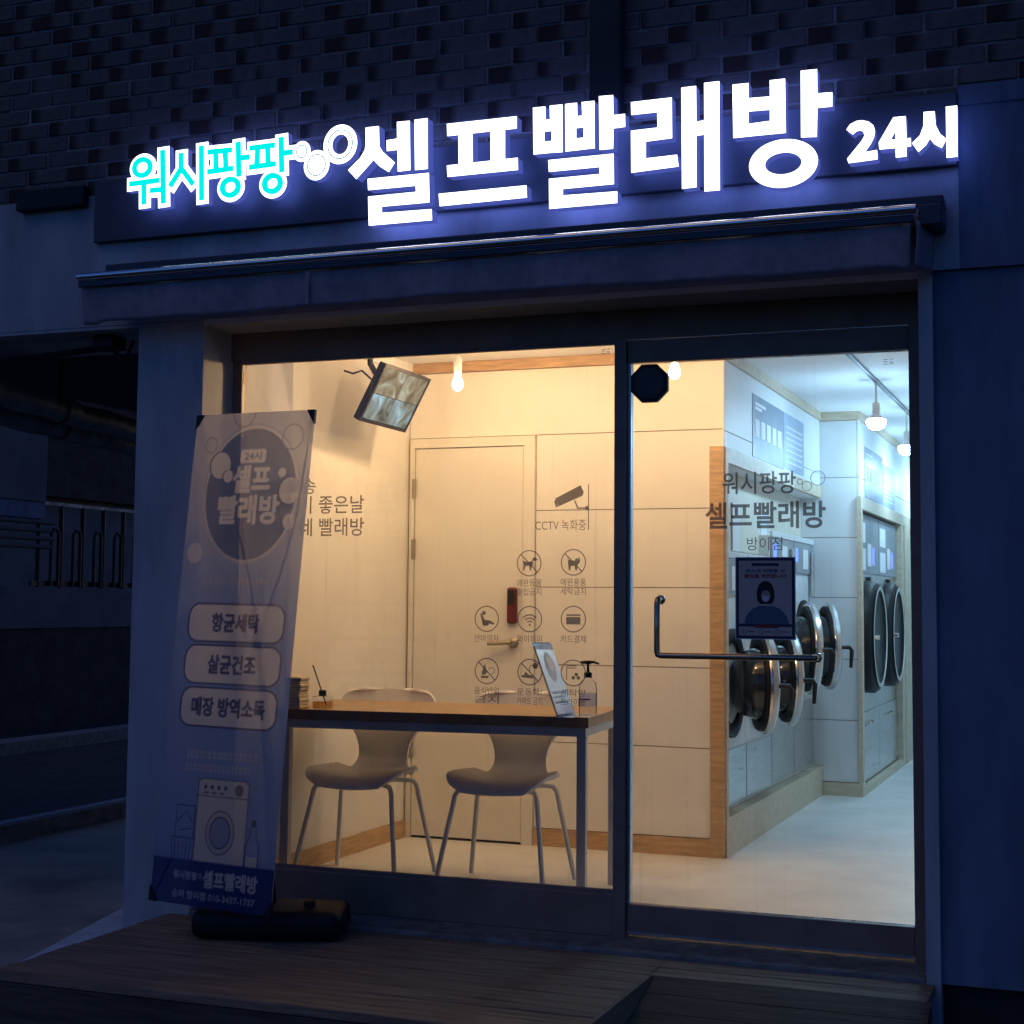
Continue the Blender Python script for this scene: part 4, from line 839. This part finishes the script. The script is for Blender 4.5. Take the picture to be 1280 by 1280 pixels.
def make_chair(loc, rz, label):
    t = thing('dining_chair', label, 'chair', loc, 'pale chairs at the window table', (0, 0, rz), local=True)
    sh = MB().grid(chair_fn, 16, 42).build('shell', M_['chair'], t)
    sd = sh.modifiers.new('thickness', 'SOLIDIFY'); sd.thickness = .014; sd.offset = 0
    bv = sh.modifiers.new('round', 'BEVEL'); bv.width = .004; bv.segments = 2; bv.limit_method = 'ANGLE'
    for sx in (-1, 1):
        for sy, fy in ((-1, -.235), (1, .235)):
            MB().tube([(sx * .05, sy * .05, .412), (sx * .12, sy * .10, .411), (sx * .165, sy * .135, .405), (sx * .178, sy * .148, .385), (sx * .182, sy * .153, .36), (sx * .235, fy, .012), (sx * .236, fy, .0)], .0105, 10).build('leg', M_['leg'], t)
    MB().box(-.07, .07, -.07, .07, .404, .424, bev=.004).build('hub_plate', M_['leg'], t)
    return t
make_chair((-1.385, 0.62, 0), 0.06, 'pale grey moulded chair at the table, beside the reed diffuser')
make_chair((-0.752, 0.68, 0), 0.06, 'pale grey moulded chair at the table, behind the acrylic notice stand')

# things on the table
zt2 = 0.7455
df = thing('reed_diffuser', 'small square glass reed diffuser with dark cap on the table', 'diffuser', (-1.40, .235, zt2))
MB().box(-1.434, -1.366, .205, .270, zt2, zt2 + .052, bev=.006).build('bottle', M_['clear'], df)
MB().box(-1.430, -1.370, .209, .266, zt2 + .003, zt2 + .030).build('oil', M_['amber'], df)
MB().lathe([(.016, .0525), (.016, .074), (.013, .076)], Matrix.Translation((-1.40, .235, zt2)), 16).build('cap', M_['rubber'], df)
MB().tube([(-1.383, .24, zt2 + .012), (-1.445, .23, zt2 + .178)], .0028, 8).build('reed', M_['rubber'], df)
ts = thing('paper_bundle', 'upright bundle of folded paper sheets at the left end of the table', 'paper', (-1.51, .21, zt2))
for i in range(9):
    MB().box(-1.545 + random.uniform(-.003, .003), -1.470 + random.uniform(-.004, .004), .17, .25, zt2 + .0145 * i, zt2 + .0145 * i + .0135, bev=.003).build('folded_sheet', mat('kraft_paper', (0.78, 0.68, 0.52), 0.8, var=.08), ts)
ac = thing('notice_stand', 'leaning acrylic notice stand showing a pale leaflet at the right end of the table', 'stand', (-.37, .32, zt2))
q = [Vector((-.366, .225, zt2)), Vector((-.355, .415, zt2)), None, Vector((-.512, .33, 1.030))]; q[2] = q[1] + (q[3] - q[0]) + Vector((.006, -.03, 0)); q[2] = q[1] + (q[3] - q[0]) * .99
nrm = (q[1] - q[0]).cross(q[3] - q[0]).normalized(); th = nrm * .002
MB().hexa([p - th for p in q] + [p + th for p in q]).build('acrylic_sheet', M_['clear'], ac)
def qa(a, b, d): p = q[0].lerp(q[1], a); r_ = q[3].lerp(q[2], a); return p.lerp(r_, b) + nrm * d
side = 1 if nrm.dot(Vector((1.6, -5.5, 1.2)) - q[0]) > 0 else -1
leaf_m = mat('pale_blue_leaflet', (0.74, 0.85, 0.96), .25, 0.15, var=.03, spec=.8, coat=.5)
MB().add([qa(.04, .03, side * .0028), qa(.96, .03, side * .0028), qa(.96, .97, side * .0028), qa(.04, .97, side * .0028)], [(0, 1, 2, 3)]).build('leaflet', leaf_m, ac)
mb = MB()
def qe(cx, cz, r1, r2, d): vs = [qa(cx + r1 * math.cos(2 * PI * k / 20), cz + r2 * math.sin(2 * PI * k / 20), side * d) for k in range(20)]; mb.add(vs, [list(range(20))])
qe(.5, .66, .24, .20, .0034); mb.build('leaflet_figure', mat('leaflet_ink', (.36, .44, .60), .5), ac)
mb = MB(); qe(.52, .70, .13, .10, .0040); mb.build('leaflet_face', mat('leaflet_skin', (.62, .62, .66), .5), ac)
mb = MB()
for a, b, c_, d in ((.04, .96, .90, .97), (.15, .85, .30, .33), (.15, .7, .24, .27), (.15, .8, .17, .20)): mb.add([qa(a, c_, side * .0034), qa(b, c_, side * .0034), qa(b, d, side * .0034), qa(a, d, side * .0034)], [(0, 1, 2, 3)])
mb.build('leaflet_print', mat('leaflet_blue', (.25, .36, .62), .5), ac)
MB().hexa([q[0] - Vector((.0, 0, 0)), q[1], q[1] + Vector((.07, -.01, 0)), q[0] + Vector((.07, -.01, 0))] + [p + Vector((0, 0, .003)) for p in (q[0], q[1], q[1] + Vector((.07, -.01, 0)), q[0] + Vector((.07, -.01, 0)))]).build('foot', M_['clear'], ac)
sb = thing('sanitizer_bottle', 'clear pump bottle of hand sanitizer with black pump beside the notice stand', 'bottle', (-.315, .45, zt2))
SM = Matrix.Translation((-.315, .45, zt2))
MB().lathe([(.034, 0), (.036, .004), (.036, .105), (.032, .125), (.016, .142), (.013, .146)], SM, 24).build('bottle', M_['clear'], sb)
MB().lathe([(.0345, .003), (.0345, .085)], SM, 24, close=False).build('gel', glass_mat('clear_gel', (.88, .90, .97), .1, 1.06), sb)
MB().lathe([(.0366, .030), (.0366, .085)], SM, 24, close=False).build('label_band', glass_mat('printed_film', (.84, .84, .93), .3, 1.15), sb)
MB().box(-.337, -.293, .4105, .4125, zt2 + .058, zt2 + .064).build('label_stripe', mat('blue_stripe', (.03, .05, .22), .5), sb)
pp = MB().lathe([(.016, .146), (.016, .166), (.006, .168), (.005, .198), (.012, .200), (.012, .210)], SM, 16)
pp.tube([(-.345, .445, zt2 + .206), (-.315, .45, zt2 + .208), (-.29, .452, zt2 + .208), (-.270, .452, zt2 + .202)], [.006, .007, .005, .004], 8); pp.build('pump', M_['rubber'], sb)

# ================================================================== LAUNDRY MACHINES
def washer(ya, yb_, top, zc, r, ang, label, disp):
    xf_ = -0.115; yc = (ya + yb_) / 2
    t = thing('washing_machine', label, 'washing machine', (-.45, yc, .183), 'row of front loading washers')
    MB().box(-.78, xf_, ya + .004, yb_ - .004, .1835, top, bev=.006).build('cabinet', M_['machine'], t)
    MB().box(xf_ + .0005, xf_ + .006, ya + .008, yb_ - .008, .20, zc - r - .10).build('kick_panel', M_['steel'], t)
    MB().box(xf_ + .0005, xf_ + .012, ya + .008, yb_ - .008, top - .20, top - .012, bev=.003).build('control_panel', M_['ctrl'], t)
    MB().box(xf_ + .0005, xf_ + .016, ya + .004, yb_ - .004, top - .011, top + .022, bev=.003).build('top_trim', M_['machine'], t)
    MB().box(xf_ + .0125, xf_ + .0145, ya + .05, ya + .12, top - .13, top - .05).build('display', M_['bluedisp'], t)
    MB().box(xf_ + .0125, xf_ + .0142, yc - .04, yc + .12, top - .17, top - .05).build('price_sheet', M_['paper'], t)
    MB().box(xf_ + .0125, xf_ + .030, yb_ - .13, yb_ - .06, top - .34, top - .06, bev=.004).build('coin_box', M_['steel'], t)
    # porthole
    RX = Matrix.Rotation(PI / 2, 4, 'Y')
    PM = Matrix.Translation((xf_, yc, zc)) @ RX
    MB().lathe([(r + .045, .001), (r + .045, .016), (r + .01, .022), (r - .02, .012), (r - .05, -.05)], PM, 40, close=False).build('porthole_ring', M_['rubber'], t)
    MB().lathe([(.001, -.30), (r - .03, -.30), (r - .045, .0)], PM, 32, close=False).build('drum', M_['steel'], t)
    # door, hinged at its far side and left ajar
    hy = yc + r + .02
    DM = Matrix.Translation((xf_ + .03, hy, zc)) @ Matrix.Rotation(ang, 4, 'Z') @ Matrix.Translation((0, -(r + .02), 0)) @ RX
    d = MB().lathe([(r + .022, .012), (r + .026, .020), (r + .026, .050), (r + .012, .060), (r - .03, .058), (r - .045, .040), (r - .05, .012)], DM, 48, close=False)
    d.lathe([(r - .05, .012), (r + .022, .012)], DM, 48, close=False)
    dd = d.build('door', M_['chrome'], t)
    MB().lathe([(r + .0265, .024), (r + .030, .026), (r + .030, .044), (r + .0265, .046)], DM, 48, close=False).build('rim_band', M_['alu'], dd)
    MB().lathe([(r + .005, -.004), (r + .010, .004), (r + .010, .0115), (r - .03, .0115), (r - .035, -.004), (r + .005, -.004)], DM, 48, close=False).build('gasket', M_['rubber'], dd)
    MB().lathe([(r - .045, .010), (r - .055, -.04), (r - .075, -.09), (r - .12, -.12), (.001, -.135)], DM, 40, close=False).build('glass_bowl', M_['doorglass'], dd)
    hm = DM
    MB().tube([hm @ Vector((0, -(r + .012), .05)), hm @ Vector((0, -(r + .012), .10)), hm @ Vector((.02, -(r + .010), .115)), hm @ Vector((.12, -(r - .005), .112))], [.012, .013, .013, .010], 10).build('door_handle', M_['black'], dd)
    for k in (-.09, .09):
        p = DM @ Vector((k, r + .035, .03)); MB().box(p.x - .02, p.x + .02, p.y - .02, p.y + .02, p.z - .025, p.z + .025, bev=.004).build('hinge', M_['steel'], dd)
    return t
washer(1.800, 2.430, 1.43, 0.80, .225, math.radians(24), 'front loading washer nearest the wooden corner trim, door ajar', 0)
washer(2.434, 3.070, 1.43, 0.80, .225, math.radians(24), 'second washer from the wooden corner trim, door ajar behind the poster', 0)
washer(3.074, 3.720, 1.58, 0.94, .235, math.radians(22), 'third washer in the row, taller, with blue display lit', 0)
washer(3.724, 4.380, 1.58, 0.94, .235, math.radians(22), 'last and farthest washer in the row, by the return wall', 0)
def dryer(ya, yb_, label):
    xf_ = 0.150; yc = (ya + yb_) / 2
    t = thing('tumble_dryer', label, 'dryer', (-.2, yc, .046), 'built in tumble dryers')
    MB().box(-.62, xf_, ya + .004, yb_ - .004, .0465, 1.795, bev=.004).build('cabinet', M_['steel'], t)
    MB().box(xf_ + .0005, xf_ + .010, ya + .01, yb_ - .01, .06, .50, bev=.003).build('lower_panel', M_['steel'], t)
    MB().box(xf_ + .0005, xf_ + .014, ya + .01, yb_ - .01, 1.40, 1.785, bev=.003).build('control_panel', M_['ctrl'], t)
    for (a, b, c_, d) in ((.06, .34, 1.60, 1.73), (.06, .34, 1.42, 1.56), (.44, .60, 1.45, 1.60)):
        MB().box(xf_ + .0145, xf_ + .0165, ya + a, ya + b, c_, d).build('instruction_sheet', M_['paper'], t)
    MB().box(xf_ + .0145, xf_ + .017, ya + .64, ya + .76, 1.46, 1.58).build('display', emat('pale_blue_display', (.25, .38, 1.0), 1.2), t)
    MB().box(xf_ + .0005, xf_ + .02, yc + .02, yc + .09, 1.34 - .06, 1.34 + .04, bev=.003).build('coin_slot', M_['black'], t)
    r = .32
    PM = Matrix.Translation((xf_, yc, .985)) @ Matrix.Rotation(PI / 2, 4, 'Y')
    d = MB().lathe([(r + .05, .001), (r + .05, .05), (r + .03, .075), (r - .01, .085), (r - .03, .070)], PM, 48, close=False).build('door', M_['rubber'], t)
    MB().lathe([(r + .005, .086), (r + .012, .090), (r - .008, .093), (r - .014, .086)], PM, 48, close=False).build('chrome_ring', M_['chrome'], d)
    MB().lathe([(r - .028, .070), (r - .10, .058), (.001, .05)], PM, 40, close=False).build('door_glass', mat('dark_dryer_glass', (.02, .024, .028), .35, var=.05, spec=.25), d)
    MB().lathe([(.018, 0), (.018, .03), (.01, .034)], Matrix.Translation((xf_ + .09, yc - r + .01, .985)) @ Matrix.Rotation(PI / 2, 4, 'Y'), 16).build('door_knob', M_['chrome'], d)
    for z0 in (-.2, .2): MB().box(xf_ + .001, xf_ + .06, yc + r + .04, yc + r + .09, .985 + z0 - .03, .985 + z0 + .03, bev=.004).build('hinge', M_['black'], d)
    for k in (0.3, .45, .6): MB().lathe([(.012, 0), (.012, .012)], Matrix.Translation((xf_ + .0105, ya + k, .42)) @ Matrix.Rotation(PI / 2, 4, 'Y'), 12).build('screw_cap', M_['chrome'], t)
dryer(4.445, 5.410, 'built in tumble dryer nearer the street, round black door')
dryer(5.415, 6.395, 'built in tumble dryer farther from the street, round black door')

# posters on the laundry walls
def wall_poster(x, y0, y1, z0, z1, m, label, boxes):
    t = thing('wall_poster', label, 'poster', (x, (y0 + y1) / 2, z0))
    MB().box(x + .0005, x + .003, y0, y1, z0, z1).build('sheet', m, t)
    mb = MB()
    for (a0, a1, b0, b1) in boxes: mb.box(x + .0031, x + .0038, y0 + a0 * (y1 - y0), y0 + a1 * (y1 - y0), z0 + b0 * (z1 - z0), z0 + b1 * (z1 - z0))
    mb.build('print', M_['paper'], t); return t
bars = [(.08, .40, .84, .89), (.08, .28, .77, .82)] + [(.08 + .18 * k, .20 + .18 * k, .34, .62) for k in range(5)]
wall_poster(-.060, 2.37, 3.19, 1.955, 2.285, mat('slate_poster', (0.20, 0.24, 0.32), 0.45), 'grey blue price poster with a row of white boxes above the washers', bars)
rows_ = [(.1, .9, .12 + .105 * k, .15 + .105 * k) for k in range(7)]
wall_poster(-.060, 3.20, 3.81, 1.965, 2.285, M_['bluepaper'], 'pale blue poster of text lines above the third washer', rows_)
wall_poster(.188, 4.62, 5.45, 1.89, 2.22, mat('slate_poster', (0.20, 0.24, 0.32), 0.45), 'slate poster with pale boxes above the dryers', bars)
wall_poster(.188, 5.46, 6.10, 1.89, 2.18, M_['bluepaper'], 'pale blue text poster above the farther dryer', rows_)
nt_ = thing('hanging_notice', 'white framed notice above the second washer', 'notice', (-.15, 2.9, 1.48))
MB().box(-.183, -.178, 2.42, 3.28, 1.47, 1.72).build('backing', M_['ivory'], nt_)
MB().box(-.177, -.174, 2.42, 2.58, 1.47, 1.72).build('sheet', M_['paper'], nt_)
MB().box(-.177, -.174, 3.12, 3.28, 1.47, 1.72).build('sheet', M_['paper'], nt_)

# ================================================================== LEFT: PARKING PLACE AND ALLEY
for (a, b, lab) in (((-2.75, -0.9, 2.115), (-3.52, 2.30, 2.115), 'upper foil lagged pipe under the parking slab'), ((-3.20, -0.55, 2.10), (-3.90, 3.05, 2.10), 'lower foil lagged pipe under the parking slab')):
    t = thing('lagged_pipe', lab, 'pipe', a, 'lagged pipes under the slab')
    A, B = Vector(a), Vector(b); pts = [A.lerp(B, k / 24) + Vector((random.uniform(-.006, .006), 0, random.uniform(-.006, .006))) for k in range(25)]
    MB().tube(pts, [.062 + random.uniform(-.003, .003) for _ in pts], 16).build('lagging', M_['lag'], t)
    for k in (4, 12, 20):
        MB().tube([pts[k] - (B - A).normalized() * .012, pts[k] + (B - A).normalized() * .012], .069, 16).build('strap', M_['black'], t)
        p = pts[k]; MB().tube([(p.x, p.y, p.z + .065), (p.x + .02, p.y, 2.479)], .005, 6).build('hanger', M_['cord'], t)
fw = thing('alley_wall', 'dark masonry wall across the alley with a paler coping band', 'wall', (-9.5, 8, gz))
MB().box(-9.9, -9.5, 2, 30, gz, .86).build('lower_wall', M_['dark'], fw)
MB().box(-9.85, -9.48, 2, 30, .861, 1.315).build('upper_band', M_['greyblue'], fw)
fn_ = thing('alley_fence', 'thin metal fence on top of the alley wall', 'fence', (-9.6, 10, 1.316))
MB().box(-9.62, -9.58, 8.7, 14, 2.25, 2.29).build('top_rail', M_['lag'], fn_)
MB().box(-9.62, -9.58, 8.7, 14, 1.33, 1.39).build('bottom_rail', M_['black'], fn_)
for k in range(14):
    y = 8.82 + .40 * k
    MB().tube([(-9.60, y, 1.316), (-9.60, y, 2.26)], .028, 8).build('post', M_['black'], fn_)
for k in range(14):
    y = 9.0 + .40 * k
    MB().tube([(-9.56, y, 1.33), (-9.56, y, 1.92), (-9.56, y + .04, 1.98), (-9.56, y + .10, 1.98), (-9.56, y + .13, 1.92), (-9.56, y + .13, 1.33)], .02, 8).build('hoop', M_['black'], fn_)
fb = thing('far_house', 'dim pale house wall beyond the fence', 'house', (-14, 16, gz))
MB().box(-14, -13.6, 10, 26, gz, 2.75).build('wall', M_['greyblue'], fb)
MB().box(-14.2, -13.4, 9.8, 26.2, 2.751, 6).build('upper_wall', M_['dark'], fb)
gb = thing('garage_box', 'pale wall unit at the left edge beneath the pipes', 'cabinet', (-9.4, 7.5, 1.7))
MB().box(-9.46, -9.3, 6.2, 8.56, 2.25, 3.3, bev=.01).build('cabinet', M_['greyblue'], gb)
MB().box(-9.46, -9.32, 6.2, 8.57, 2.07, 2.249).build('lower_box', M_['plaster2'], gb)
for k in range(4):
    MB().tube([(-9.34, 6.2, 2.03 - .09 * k), (-9.34, 8.74 - .05 * (k % 2), 2.03 - .09 * k)], .028, 10).build('conduit', M_['slab'], gb)
